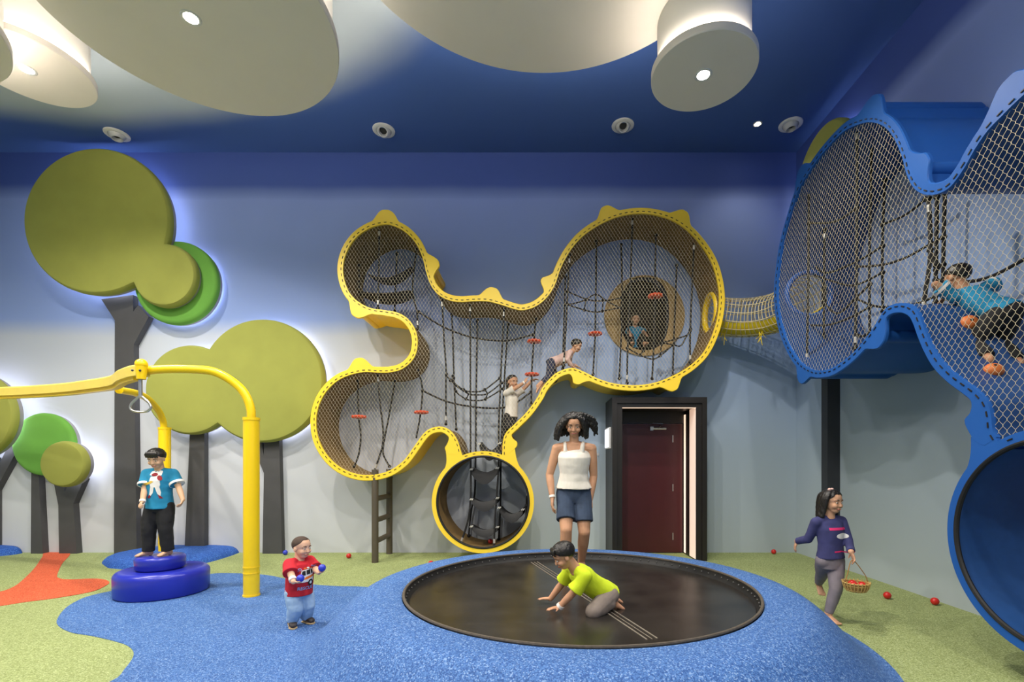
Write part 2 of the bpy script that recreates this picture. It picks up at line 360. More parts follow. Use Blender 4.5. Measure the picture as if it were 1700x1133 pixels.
# jet nozzles
DARK = pbr('dark_void', (26, 27, 30), 0.7)
GREYM = pbr('vent_grey', (178, 180, 184), 0.45, var=0.04)
for x, y, lab in [(-6.24, 7.18, 'round white ceiling air nozzle above the tallest olive tree'), (-2.25, 7.09, 'round white ceiling air nozzle above upper left lobe of yellow climber'),
                  (1.236, 6.99, 'round white ceiling air nozzle above right lobe of yellow climber'), (3.65, 6.97, 'round white ceiling air nozzle beside tiny downlight near right wall')]:
    t = thing('air_nozzle', lab, 'air vent', (x, y, CEIL), 'ceiling air nozzles')
    mb = MB(); mb.lathe([(0.105, 0), (0.11, -0.02), (0.14, -0.022), (0.158, -0.012), (0.16, 0)], (x, y, CEIL), 40); mb.build('flange', TRIM, t)
    d = Vector((0.0, -0.55, -0.8)).normalized()
    if x < -4 or x > 3: d = Vector((0.1, -0.05, -1)).normalized()
    c = Vector((x, y, CEIL)); a = d.orthogonal().normalized(); b = d.cross(a)
    ball = MB()
    ring = []
    for q, rr in [(0.0, 0.108), (0.035, 0.104), (0.065, 0.085), (0.085, 0.072), (0.083, 0.06), (0.03, 0.05)]:
        ring.append((c+Vector((0, 0, 0.01))+d*q, a*rr, b*rr))
    vs = []; fs = []; n = 32
    for cc, aa, bb in ring:
        for k in range(n): vs.append(cc+aa*math.cos(2*PI*k/n)+bb*math.sin(2*PI*k/n))
    for i in range(len(ring)-1):
        for k in range(n): fs.append((i*n+k, i*n+(k+1) % n, (i+1)*n+(k+1) % n, (i+1)*n+k))
    ball.add(vs, fs); ball.build('nozzle', GREYM, t)
    mb = MB(); mb.tube([c+Vector((0, 0, 0.01))+d*0.03, c+Vector((0, 0, 0.01))+d*0.035], 0.052, 32); mb.build('throat', DARK, t)
# ---------------------------------------------------------------- wall trees
OLIVE = pbr('olive_fabric', (146, 150, 70), 0.9, var=0.05, scale=3, bump=0.1, bscale=400)
LEAF = pbr('green_fabric', (98, 156, 62), 0.9, var=0.05, scale=3, bump=0.1, bscale=400)
TRUNK = pbr('charcoal_panel', (66, 66, 68), 0.6, var=0.05)
BACK = pbr('grey_backing', (150, 150, 158), 0.7)
HALO = glow('halo_led', (236, 238, 255), 14)
def union_outline(cs, n=110):
    if len(cs) == 1: return circle(*cs[0], n)
    (x0, y0, r0), (x1, y1, r1) = cs; d = math.hypot(x1-x0, y1-y0); out = []
    for (xa, ya, ra, xb, yb, rb) in ((x0, y0, r0, x1, y1, r1), (x1, y1, r1, x0, y0, r0)):
        th = math.atan2(yb-ya, xb-xa); al = math.acos(max(-1, min(1, (ra*ra+d*d-rb*rb)/(2*ra*d))))
        m = int(n*(2*PI-2*al)/(2*PI)*1.0)
        out += [(xa+ra*math.cos(th+al+(2*PI-2*al)*i/m), ya+ra*math.sin(th+al+(2*PI-2*al)*i/m)) for i in range(m)]
    return out
def inset(loop, o):
    n = len(loop); res = []
    for i in range(n):
        a = Vector(loop[i-1]); b = Vector(loop[i]); c = Vector(loop[(i+1) % n])
        t = (b-a).normalized()+(c-b).normalized(); t = t.normalized() if t.length > 1e-6 else (b-a).normalized()
        nn = Vector((-t.y, t.x)); res.append(tuple(b+nn*o))
    return res
def crown(parent, cs, d0, thick, mat, Wf, name='crown', led=True):
    L = union_outline(cs); rings = [(0.0, d0), (0.0, d0+thick*0.5), (0.010, d0+thick*0.75), (0.028, d0+thick*0.92), (0.06, d0+thick)]
    mb = MB(); n = len(L); vs = []; fs = []
    for o, d in rings: vs += [Wf(a, b, d) for a, b in inset(L, o)]
    for i in range(len(rings)-1):
        for k in range(n): fs.append((i*n+k, i*n+(k+1) % n, (i+1)*n+(k+1) % n, (i+1)*n+k))
    top = inset(L, rings[-1][0]); fs += [tuple(len(vs)-n+i for i in t) for t in tessellate_polygon([[Vector((a, b, 0)) for a, b in top]])]
    fs += [tuple(t) for t in tessellate_polygon([[Vector((a, b, 0)) for a, b in L]])]
    mb.add(vs, fs); c = mb.build(name, mat, parent, True, 30)
    mb = MB(); bk = inset(L, 0.015); mb.plate([bk], lambda a, b: Wf(a, b, d0-0.07), lambda a, b: Wf(a, b, d0-0.001)); mb.build('backing', BACK, c, False)
    if led:
        o2 = inset(L, 0.09); i2 = inset(L, 0.11)
        mb = MB(); mb.plate([o2, i2], lambda a, b: Wf(a, b, d0-0.095), lambda a, b: Wf(a, b, d0-0.075)); mb.build('halo_light', HALO, c, False)
    return c
def wf(a, b, d): return (a, WALL_Y-d, b)
def pw(px, py, Y=7.4): q = P(px, py, Y); return (q.x, q.z)
def pc(px, py, r, Y=7.4): q = P(px, py, Y); return (q.x, q.z, r/F*Y)
def trunk(parent, polys, Y=7.5):
    for poly in polys:
        mb = MB(); L = [pw(x, y, Y) for x, y in poly]
        zmin = min(b for a, b in L)
        L = [(a, 0.0 if b < 0.03 else b) for a, b in L]
        mb.plate([L], lambda a, b: wf(a, b, 0.002), lambda a, b: wf(a, b, WALL_Y-Y)); mb.build('trunk', TRUNK, parent, False)
t = thing('padded_tree', 'tallest wall tree, olive padded crown with bright green disc behind, charcoal trunk', 'tree', (-6.4, 7.55, 0), 'padded wall trees')
trunk(t, [[(189, 922), (190.6, 532), (168, 497), (221, 490), (221, 518), (229, 507), (247, 526), (222, 572), (227, 922)]])
crown(t, [pc(175, 375, 119), pc(285, 463, 51.5)], 0.26, 0.11, OLIVE, wf, led=True)
crown(t, [pc(295, 471, 69, 7.45)], 0.12, 0.09, LEAF, wf, 'lower_crown')
t = thing('padded_tree', 'olive wall tree of two merged discs on two charcoal trunks beside yellow climber', 'tree', (-4.6, 7.55, 0), 'padded wall trees')
trunk(t, [[(306, 922), (316, 700), (339, 700), (339, 922)], [(435.7, 922), (438, 786), (431, 769), (431, 715), (438, 757), (439, 715), (463, 715), (468, 922)]])
crown(t, [pc(318, 648, 74), pc(437, 633, 102)], 0.15, 0.11, OLIVE, wf)
t = thing('padded_tree', 'bright green single disc wall tree on a thin charcoal trunk', 'tree', (-7.8, 7.55, 0), 'padded wall trees')
trunk(t, [[(51, 922), (52, 770), (63, 770), (71, 922)]])
crown(t, [pc(72, 738, 52, 7.45)], 0.10, 0.075, LEAF, wf)
t = thing('padded_tree', 'smallest olive disc wall tree on a forked charcoal trunk', 'tree', (-7.4, 7.55, 0), 'padded wall trees')
trunk(t, [[(98, 922), (96.7, 840), (84, 775), (92, 775), (107, 816.6), (118, 795), (140, 795), (121.5, 837), (127.4, 922)]])
crown(t, [pc(120, 771, 37.5)], 0.265, 0.11, OLIVE, wf)
t = thing('padded_tree', 'olive wall tree at the left edge, cut off by the picture frame', 'tree', (-8.6, 7.55, 0), 'padded wall trees')
trunk(t, [[(-40, 922), (-40, 760), (-10, 760), (-4, 776), (14, 740), (30, 745), (-8, 815), (-8, 922)]])
crown(t, [pc(-29, 692, 71.5)], 0.28, 0.11, OLIVE, wf)
def wr(a, b, d): return (WALL_X-d, a, b)
t = thing('padded_tree', 'olive wall tree on dark post on right wall behind blue climber', 'tree', (4.0, 6.55, 0), 'padded wall trees')
mb = MB(); mb.box((3.9, 6.5, 0), (WALL_X-0.002, 6.64, 4.75)); mb.build('trunk', pbr('dark_trunk', (46, 48, 54), 0.55, var=0.04), t, False)
crown(t, [(6.51, 5.30, 0.62)], 0.16, 0.11, OLIVE, wr)
# ---------------------------------------------------------------- door portal
PY = 6.95
def pp(px, py): q = P(px, py, PY); return q.x, q.z
FRAME = pbr('bronze_black_metal', (40, 37, 35), 0.4, metal=0.3, var=0.04)
x0, zt = pp(1016, 660); x1, _ = pp(1173, 660); ix0, izt = pp(1033, 677); ix1, _ = pp(1156, 677)
t = thing('door_portal', 'deep dark metal door portal with light strips around red door', 'door frame', ((x0+x1)/2, PY, 0))
mb = MB(); mb.plate([[(x0, 0), (ix0, 0), (ix0, izt), (ix1, izt), (ix1, 0), (x1, 0), (x1, zt), (x0, zt)]], lambda a, b: (a, PY, b), lambda a, b: (a, WALL_Y-0.002, b)); mb.build('casing', FRAME, t, False)
mb = MB(); m1, m2 = (x0+0.07), (x1-0.07)
mb.plate([[(x0, 0), (m1, 0), (m1, zt-0.085), (m2, zt-0.085), (m2, 0), (x1, 0), (x1, zt), (x0, zt)]], lambda a, b: (a, PY-0.025, b), lambda a, b: (a, PY, b)); mb.build('outer_trim', FRAME, t, False)
dz = 2.02; dx0, dx1 = 1.20, P(1133, 800, WALL_Y-0.04).x
mb = MB(); mb.box((ix0, WALL_Y-0.06, dz+0.01), (ix1, WALL_Y-0.004, izt)); mb.box((dx1+0.012, WALL_Y-0.06, 0), (ix1, WALL_Y-0.004, dz+0.01)); mb.build('inner_frame', FRAME, t, False)
STRIP = glow('strip_led', (255, 206, 176), 0.5); STRIP2 = glow('strip_led_thin', (255, 214, 184), 1.0)
mb = MB(); mb.box((ix1-0.004, PY+0.03, 0.02), (ix1, PY+0.30, izt)); mb.build('light_strip', STRIP, t, False)
mb = MB(); mb.box((ix1-0.004, PY+0.50, 0.02), (ix1, PY+0.58, izt-0.05)); mb.build('light_strip', STRIP2, t, False)
mb = MB(); mb.box((ix0, PY+0.01, izt-0.004), (ix1, PY+0.06, izt)); mb.build('light_strip', STRIP2, t, False)
RED = pbr('dark_red_paint', (66, 20, 25), 0.35, var=0.05)
d = thing('door_1', 'dark red door with silver door closer inside the dark portal', 'door', ((dx0+dx1)/2, WALL_Y, 0)); d['kind'] = 'structure'
mb = MB(); mb.box((ix0+0.004, WALL_Y-0.045, 0.012), (dx1, WALL_Y-0.004, dz)); mb.build('door_leaf', RED, d, False)
STEEL = pbr('brushed_steel', (190, 190, 188), 0.3, metal=0.9, var=0.04)
mb = MB()
q = P(1094, 712, WALL_Y-0.06); mb.tube([q+Vector((-0.13, 0, 0)), q+Vector((0.11, 0, 0))], 0.022, 12); mb.box(tuple(q+Vector((-0.14, -0.02, -0.03))), tuple(q+Vector((-0.09, 0.02, 0.03))))
mb.tube([q+Vector((0.0, 0, 0.03)), q+Vector((0.04, -0.1, 0.07)), q+Vector((-0.1, -0.02, 0.085))], 0.009, 6); mb.build('door_closer', STEEL, d)
for py in (729, 810, 891):
    q = P(1117, py, WALL_Y-0.05); mb = MB(); mb.tube([q+Vector((0, 0, -0.055)), q+Vector((0, 0, 0.055))], 0.009, 8); mb.build('hinge', STEEL, d)
t = thing('lit_sign', 'small glowing white sign box on left side of dark door portal', 'sign', (x0, 7.3, 1.8))
mb = MB(); mb.box((x0-0.035, 7.02, 1.62), (x0-0.004, 7.42, 1.93)); mb.build('sign_box', TRIM, t, False)
mb = MB(); mb.box((x0-0.039, 7.035, 1.64), (x0-0.0352, 7.405, 1.91)); mb.build('sign_face', glow('sign_white', (235, 240, 255), 2.2), t, False)
mb = MB(); mb.box((0.93, WALL_Y-0.012, 1.52), (0.97, WALL_Y-0.001, 1.56)); mb.build('light_switch', GREYM, None, False); tag(bpy.data.objects['light_switch'], 'tiny grey square switch on wall left of the door portal', 'switch')
# ================================================================ the two climbers
YEL = pbr('yellow_plastic', (240, 204, 52), 0.38, var=0.02, scale=3)
YELM = pbr('yellow_powder_coat', (244, 205, 20), 0.3, var=0.02, scale=3)
FELT = pbr('brown_felt', (128, 102, 58), 0.9, var=0.12, scale=40, bump=0.2)
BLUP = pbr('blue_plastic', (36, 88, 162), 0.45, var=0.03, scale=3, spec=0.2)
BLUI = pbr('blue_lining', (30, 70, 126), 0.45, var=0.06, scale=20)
WIRE = pbr('steel_wire_net', (204, 192, 162), 0.4, metal=0.2, var=0.08)
BLACK = pbr('black_rubber', (13, 13, 14), 0.6, var=0.1)
STITCH = pbr('black_lacing', (24, 22, 18), 0.6)
def rope_mat():
    m = bpy.data.materials.new('flecked_black_rope'); m.use_nodes = True; nt = m.node_tree; b = nt.nodes['Principled BSDF']; b.inputs['Roughness'].default_value = 0.8
    tc = nt.nodes.new('ShaderNodeTexCoord'); v = nt.nodes.new('ShaderNodeTexVoronoi'); v.inputs['Scale'].default_value = 26
    nt.links.new(tc.outputs['Object'], v.inputs['Vector'])
    r = nt.nodes.new('ShaderNodeValToRGB'); r.color_ramp.interpolation = 'CONSTANT'; e = r.color_ramp.elements
    e[0].color = lin((120, 114, 102)); e[1].position = 0.10; e[1].color = lin((20, 20, 22))
    nt.links.new(v.outputs['Distance'], r.inputs['Fac']); nt.links.new(r.outputs['Color'], b.inputs['Base Color']); return m
ROPE = rope_mat()
FERR = pbr('silver_ferrule', (215, 212, 205), 0.3, metal=0.6)
BUTTON = pbr('orange_button', (214, 74, 36), 0.5, var=0.06)
BANDS = {}
def inside(pt, poly):
    x, y = pt; key = id(poly)
    if key not in BANDS:
        B = {}
        for i in range(len(poly)):
            (xi, yi), (xj, yj) = poly[i], poly[i-1]
            for q in range(int(min(yi, yj)//0.05), int(max(yi, yj)//0.05)+1): B.setdefault(q, []).append((xi, yi, xj, yj))
        BANDS[key] = (B, poly)
    c = False
    for xi, yi, xj, yj in BANDS[key][0].get(int(y//0.05), ()):
        if (yi > y) != (yj > y) and x < (xj-xi)*(y-yi)/(yj-yi)+xi: c = not c
    return c
def clip_seg(a, b, poly):
    ia, ib = inside(a, poly), inside(b, poly)
    if ia and ib: return (a, b)
    if not ia and not ib: return None
    lo, hi = (a, b) if ia else (b, a)
    A = lo
    for _ in range(7):
        m = ((lo[0]+hi[0])/2, (lo[1]+hi[1])/2)
        if inside(m, poly): lo = m
        else: hi = m
    return (A, lo)
def net(mb, poly, W, d, cw, ch, r, skew=0.0):
    xs = [p[0] for p in poly]; ys = [p[1] for p in poly]
    x0, x1, y0, y1 = min(xs)-cw, max(xs)+cw, min(ys), max(ys)
    nr = int((y1-y0)/(ch/2))+2; nc = int((x1-x0)/cw)+2; e = ch*0.07
    def nx(k, j, s): return x0+k*cw+(0.0 if j % 2 == 0 else (0.5-s)*cw)
    def put(a, b, rr):
        c = clip_seg(a, b, poly)
        if c: seg(mb, W(c[0][0], c[0][1], d), W(c[1][0], c[1][1], d), rr)
    for k in range(nc):
        for j in range(nr):
            y = y0+j*ch/2
            for s in (0, 1): put((nx(k, j, s), y+e), (nx(k, j+1, s), y+ch/2-e), r if (s+j) % 2 else r*0.62)
            put((nx(k, j, 0), y-e), (nx(k, j, 0), y+e), r*1.4)
def seg(mb, a, b, r):
    a, b = Vector(a), Vector(b); t = b-a
    if t.length < 1e-4: return
    t.normalize(); u = t.orthogonal().normalized(); w = t.cross(u)
    vs = [p+q*r for p in (a, b) for q in (u, w, -u, -w)]
    mb.add(vs, [(0, 1, 5, 4), (1, 2, 6, 5), (2, 3, 7, 6), (3, 0, 4, 7)])
def normals(path, closed):
    n = len(path); out = []
    for i in range(n):
        a = path[i-1] if (closed or i > 0) else path[i]; b = path[(i+1) % n] if (closed or i < n-1) else path[i]
        t = (Vector(b)-Vector(a)).normalized(); out.append(Vector((t.y, -t.x)))
    return out
def climber(root, main, ring, tabs, W, depth, mats, netcell, hole=None, nether=None, sgn=1):
    """main: open outline from the right of the neck round to its left; ring: centre and outer radius of the round foot."""
    outer, inner = mats; cx, cy, R = ring
    main = [tuple(p.to_2d()) if hasattr(p, 'to_2d') else p for p in main]
    nm = [v*sgn for v in normals(main, False)]
    # arc of the foot between the neck ends, through its lowest point
    a1 = math.atan2(main[-1][1]-cy, main[-1][0]-cx); a0 = math.atan2(main[0][1]-cy, main[0][0]-cx)
    def arc(s, e, low, rr, n):
        d = (e-s) % (2*PI); mid = s+d/2
        if (math.sin(mid) < 0) != low: d -= 2*PI
        return [(cx+rr*math.cos(s+d*i/n), cy+rr*math.sin(s+d*i/n)) for i in range(n+1)]
    low = arc(a1, a0, True, R-0.06, 110); top = arc(a1, a0, False, R-0.005, 24)
    # distance along the outline of each tab
    tabi = [min(range(len(main)), key=lambda i: (main[i][0]-t[0])**2+(main[i][1]-t[1])**2) for t in tabs]
    L = [0.0]
    for a, b in zip(main, main[1:]): L.append(L[-1]+math.hypot(b[0]-a[0], b[1]-a[1]))
    def off(i, base, h, wd):
        o = base
        for k, t in zip(tabi, tabs):
            q = abs(L[i]-L[k])/(wd*(t[2] if len(t) > 2 else 1))
            if q < 1:
                z = max(0.0, (q-0.10)/0.90); o = max(o, base+h*(1-z*z*(3-2*z)))
        return o
    # shell: lining inside, plastic outside
    mb = MB(); nd = max(8, int(depth/0.06))
    def sheet(pts):
        n = len(pts); vs = [W(p[0], p[1], 0.003+depth*j/nd) for p in pts for j in range(nd+1)]; fs = []
        for i in range(n-1):
            for j in range(nd):
                if hole:
                    mx, my = (pts[i][0]+pts[i+1][0])/2, (pts[i][1]+pts[i+1][1])/2; q = depth*(j+0.5)/nd
                    if math.hypot(mx-hole[0], my-hole[1]) < 0.6 and ((my-hole[1])/hole[3])**2+((q-hole[2])/hole[4])**2 < 1: continue
                fs.append((i*(nd+1)+j, (i+1)*(nd+1)+j, (i+1)*(nd+1)+j+1, i*(nd+1)+j+1))
        return vs, fs
    vin, fin = sheet([tuple(Vector(p)+v*0.002) for p, v in zip(main, nm)]); mb.add(vin, fin)
    lo_n = [(Vector(p)-Vector((cx, cy))).normalized() for p in low]
    v2, f2 = sheet(low); mb.add(v2, f2)
    mb.cur = 1
    vo, fo = sheet([tuple(Vector(p)+v*off(i, 0.028, 0.085, 0.13)) for i, (p, v) in enumerate(zip(main, nm))]); mb.add(vo, fo)
    v3, f3 = sheet([tuple(Vector(p)+v*0.026) for p, v in zip(low, lo_n)]); mb.add(v3, f3)
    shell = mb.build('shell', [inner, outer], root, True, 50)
    for k in tabi:                         # round rib behind each tab, back to the wall
        c = Vector(main[k])+nm[k]*0.085; mb = MB()
        mb.tube([W(c.x, c.y, d) for d in (0.02, 0.06, depth-0.02)], [0.045, 0.062, 0.062], 20); mb.build('rib', outer, root, True, 40)
    # front lip with its tabs
    mb = MB(); n = len(main); vs = []; fs = []
    for i in range(n):
        p = Vector(main[i]); o = off(i, 0.078, 0.125, 0.18)
        for q, d in ((-0.004, depth-0.005), (-0.004, depth+0.026), (o-0.008, depth+0.028), (o, depth+0.02), (o, depth-0.005)):
            x = p+nm[i]*q; vs.append(W(x.x, x.y, d))
    for i in range(n-1):
        for k in range(5): fs.append((i*5+k, i*5+(k+1) % 5, (i+1)*5+(k+1) % 5, (i+1)*5+k))
    mb.add(vs, fs)
    for j, a_, sg in ((n-5, a1, 1), (4, a0, -1)):   # necks that join the lip to the foot ring
        if math.sin(a_+0.3) > math.sin(a_): sg_ = -1
        else: sg_ = 1
        T = Vector(main[j])+nm[j]*off(j, 0.078, 0.125, 0.18); A_ = Vector((cx, cy)); ang = [a_+sg_*math.radians(27)*q/10 for q in range(11)]
        ring_ = [(cx+(R-0.004)*math.cos(t), cy+(R-0.004)*math.sin(t)) for t in ang]
        Q = Vector(ring_[-1]); tq = Vector((-math.sin(ang[-1]), math.cos(ang[-1])))*-sg_; C_ = Q+tq*0.10
        bz = [tuple(T*(1-q)**2+C_*2*q*(1-q)+Q*q*q) for q in [i/8 for i in range(9)]]
        mb.plate([[tuple(main[j])]+bz+ring_[::-1][1:]], lambda a, b: W(a, b, depth-0.003), lambda a, b: W(a, b, depth+0.0265))
    mb.plate([circle(cx, cy, R, 110), circle(cx, cy, R-0.062, 110)], lambda a, b: W(a, b, depth-0.004), lambda a, b: W(a, b, depth+0.0275))
    mb.build('lip', outer, root, True, 35)
    mb = MB(); mb.tube([W(a, b, depth+0.024) for a, b in circle(cx, cy, R-0.074, 90)], 0.017, 8, True); mb.build('edge_trim', BLACK, root)
    # lacing that ties the net to the lip
    mb = MB(); s = 0.0
    full = [(p, v) for p, v in zip(main, nm)]+[(p, (Vector(p)-Vector((cx, cy))).normalized()*-1) for p in top]
    for i in range(len(full)-1):
        if i % 5: continue
        p, v = full[i]; q = full[i+1][0]
        t = (Vector(q)-Vector(p)).normalized(); c = Vector(p)+v*0.022
        seg(mb, W(*(c-t*0.019), depth+0.029), W(*(c+t*0.019), depth+0.029), 0.0055)
    tag(mb.build('lacing', STITCH, root, False), kind='stuff')
    poly = list(main)+top
    if nether: poly = nether(poly)
    mb = MB(); net(mb, poly, W, depth+0.004, *netcell); mb.build('wire_net', WIRE, root, False)
    return shell, top
# ---- yellow
YD = 0.78; YFRONT = WALL_Y-YD
def yp(p): q = P(p[0], p[1], YFRONT); return (q.x, q.z)
ymain = [(834.8, 753), (835.5, 734.4), (840.5, 719.3), (855.6, 704.2), (875.7, 684), (892.5, 660.6), (902.5, 642), (919, 624), (934, 615.5), (952, 612.5), (970, 619), (988, 628), (1015, 637), (1042, 640.5), (1066, 640), (1090, 635.4), (1114, 626), (1135, 615), (1153, 601.5), (1168, 585), (1181, 560), (1190.5, 528), (1193.5, 494), (1189, 462), (1179, 433), (1162.4, 406.8), (1141, 383.5), (1115, 366.5), (1088, 358), (1062, 355.5), (1035, 358.5), (1009, 367), (982.4, 381.6), (961, 399), (942.7, 422.7), (929.4, 449), (921, 473), (908, 494), (889.7, 509), (868.5, 515.5), (852, 513), (833.6, 507), (810, 501), (786, 500.8), (765, 502), (746, 499), (730, 491), (717, 476), (709, 454.4), (703, 430.6), (692, 406), (674.7, 387), (656, 376.5), (640, 373.5), (616.5, 379), (593, 394.5), (577, 417.4), (570.2, 443.8), (572.8, 467.7), (582, 488.9), (597, 503.4), (616.5, 513), (643, 517), (661.5, 521), (677.4, 530.5), (689, 547), (693.5, 565.6), (691, 586.8), (682, 602), (667, 613.5), (648, 618.5), (630, 619), (600.6, 618.5), (567, 629), (543.6, 649), (530, 674), (525.5, 701), (530, 731), (545, 758), (567, 777.5), (594, 788), (620.8, 789), (647.6, 782), (671, 765.5), (688, 743), (704, 721), (718, 711.5), (735, 709.5), (749, 717), (759.5, 732), (765.5, 751)]
ym = [tuple(p.to_2d()) for p in curve([Vector((*yp(p), 0)) for p in ymain], 0.016)]
rc = P(802, 834, YFRONT); RR = 84.5/F*YFRONT
ytabs = [(*yp(p[:2]), p[2]) for p in [(640, 373, 1), (708, 443, 1.05), (601, 509, 1), (600, 618.5, 1), (814, 502, 1), (919, 474, 1), (1012, 366, 1), (1124, 372, 1), (1110, 628, 1), (964, 616.5, 1.1), (762, 741, 1.1), (835.5, 737, 1.1)]]
yroot = thing('netted_climber', 'large yellow lobed climber with wire net front mounted on the back wall', 'climbing frame', (rc.x, YFRONT, 0.1), 'netted wall climbers')
def WY(a, b, d): return Vector((a, WALL_Y-d, b))
yh = (2.55, 3.62, 0.42, 0.27, 0.24)
climber(yroot, ym, (rc.x, rc.z, RR), ytabs, WY, YD, (YEL, FELT), (0.048, 0.076, 0.0014), hole=yh, sgn=1)
def rim(parent, c, u, v, ru, rv, r, mat, name='hole_rim'):
    mb = MB(); mb.tube([Vector(c)+Vector(u)*ru*math.cos(2*PI*i/48)+Vector(v)*rv*math.sin(2*PI*i/48) for i in range(48)], r, 10, True); return mb.build(name, mat, parent)
hx = max((p for p in ym if abs(p[1]-3.62) < 0.1), key=lambda p: p[0])[0]
rim(yroot, (hx+0.012, WALL_Y-0.42, 3.62), (0, 1, 0), (0, 0, 1), 0.25, 0.28, 0.045, YELM)
# ---- blue, on the right wall
BD = 1.0; BX = WALL_X-BD
def bp_(p): q = PX(p[0], p[1], BX); return (q.y, q.z)
WBL = lambda a, b, d: Vector((WALL_X-d, a, b))
bl_px = [(1660, 727), (1653, 713), (1650.6, 690), (1643.5, 668), (1628, 650), (1612.6, 638), (1588, 620.4), (1566, 598.8), (1550.8, 574), (1540, 549.4), (1532, 527.7), (1523, 512.3), (1507.5, 504.6), (1489, 506), (1473.5, 515.4), (1458, 540), (1442.6, 561.7), (1421, 586.4), (1396, 606), (1377.7, 614.5), (1353, 615), (1331.4, 602), (1316, 580), (1304, 552.5), (1296, 521.6), (1293, 484.5), (1296, 444), (1303, 401), (1316.5, 353), (1330, 314), (1351, 279), (1375.5, 247), (1403.5, 219), (1428, 206.5), (1449.4, 202), (1470.6, 208), (1488, 226), (1502.4, 257.6), (1511, 289.4), (1523.5, 312), (1541, 322), (1562.4, 321), (1583.5, 309), (1604.7, 281), (1622.4, 250), (1643.5, 219), (1668, 193), (1700, 162)]
bpts = [Vector((*bp_(p), 0)) for p in bl_px]
bpts += [Vector(p) for p in [(2.86, 3.73, 0), (2.55, 3.66, 0), (2.26, 3.46, 0), (2.08, 3.14, 0), (2.04, 2.78, 0), (2.14, 2.42, 0), (2.32, 2.12, 0), (2.44, 1.9, 0), (2.51, 1.72, 0), (2.54, 1.58, 0)]]
bm_ = [tuple(p.to_2d()) for p in curve(bpts, 0.016)][::-1]      # from the near side of the neck round to its far side
bring = (2.885, 0.915, 0.705)
btabs = [(*bp_(p[:2]), p[2]) for p in [(1445, 203, 1.25), (1516, 301, 1.5), (1686, 176, 1.2), (1340, 608, 1.0), (1452, 549, 1.0), (1650, 690, 1.2), (1338, 300, 1.0)]]+[(2.05, 2.9, 1), (2.48, 1.75, 1.1)]
broot = thing('netted_climber', 'large blue lobed climber with wire net front mounted on the right wall', 'climbing frame', (BX, 2.9, 0.1), 'netted wall climbers')
bh = (6.1, 3.55, 0.62, 0.27, 0.27)
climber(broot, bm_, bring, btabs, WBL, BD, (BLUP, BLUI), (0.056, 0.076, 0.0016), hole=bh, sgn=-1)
by = max((p for p in bm_ if abs(p[1]-3.55) < 0.1), key=lambda p: p[0])[0]
rim(broot, (WALL_X-0.62, by-0.012, 3.55), (1, 0, 0), (0, 0, 1), 0.28, 0.28, 0.032, BLUP)
# orange holds on its slope
HOLD = pbr('orange_hold', (206, 112, 52), 0.6, var=0.12, scale=14)
def slope_z(y):
    c = [(abs(p[0]-y), p[1]) for p in bm_ if 1.6 < p[1] < 2.75 and p[0] > 3.2]
    return min(c)[1]
for (x, y, lab) in [(3.42, 3.83, 'upper orange climbing hold on the blue slope under the boy'), (3.36, 3.56, 'lower orange climbing hold on the blue slope below the boy')]:
    z = slope_z(y); z2 = slope_z(y-0.08); nrm = Vector((0, -(z-z2)/0.08, 1)).normalized()
    a = Vector((1, 0, 0)); b = nrm.cross(a)
    mb = MB(); mb.ball((x, y, z+0.012), 1, 18, (a*0.065, b*0.06, nrm*0.05))
    h = mb.build('climbing_hold', HOLD); tag(h, lab, 'climbing hold', 'orange climbing holds')
    mb = MB(); mb.ball(Vector((x, y, z))+nrm*0.05-Vector((0.02, 0, 0)), 0.012, 10); mb.build('bolt', DARK, h)
# ---- net bridge between them
pA, pB = Vector((hx+0.03, WALL_Y-0.42, 3.60)), Vector((WALL_X-0.62, by+0.03, 3.55))
def bez(t):
    b1, b2 = pA+Vector((0.55, 0.02, -0.10)), pB+Vector((0.02, 0.55, -0.08))
    return pA*(1-t)**3+b1*3*t*(1-t)**2+b2*3*t*t*(1-t)+pB*t**3
def bframe(t):
    d = (bez(min(1, t+0.01))-bez(max(0, t-0.01))).normalized(); s = d.cross(Vector((0, 0, 1))).normalized(); return s, s.cross(d)
br = thing('net_bridge', 'short tubular rope net bridge with yellow mat joining yellow and blue climbers', 'rope bridge', bez(0.5)-Vector((0, 0, 0.3)))
BR = 0.27; CORD = pbr('cream_cord', (206, 192, 150), 0.7, var=0.15, scale=20)
mb = MB(); NR = 21
for i in range(NR):
    t = i/(NR-1); s, u = bframe(t); c = bez(t)
    mb.tube([c+s*BR*math.cos(2*PI*k/32)+u*BR*math.sin(2*PI*k/32) for k in range(32)], 0.006, 6, True)
for k in range(14):
    a = 2*PI*k/14; pts = []
    for i in range(31):
        t = i/30; s, u = bframe(t); pts.append(bez(t)+s*BR*math.cos(a)+u*BR*math.sin(a))
    mb.tube(pts, 0.006, 6)
mb.build('cord_net', CORD, br)
MAT = pbr('yellow_mat', (222, 196, 30), 0.7, var=0.06, scale=12)
mb = MB(); vs = []; fs = []; na = 16; nt_ = 30
for lay in (BR-0.012, BR-0.03):
    for i in range(nt_+1):
        t = 0.02+0.96*i/nt_; s, u = bframe(t)
        for k in range(na+1):
            a = PI*1.17+PI*0.66*k/na; vs.append(bez(t)+s*lay*math.cos(a)+u*lay*math.sin(a))
m_ = (nt_+1)*(na+1)
for i in range(nt_):
    for k in range(na):
        q = (i*(na+1)+k, i*(na+1)+k+1, (i+1)*(na+1)+k+1, (i+1)*(na+1)+k); fs.append(q); fs.append(tuple(x+m_ for x in reversed(q)))
for i in range(nt_):
    for k in (0, na):
        a, b = i*(na+1)+k, (i+1)*(na+1)+k; fs.append((a, b, b+m_, a+m_))
mb.add(vs, fs); mb.build('mat', MAT, br)
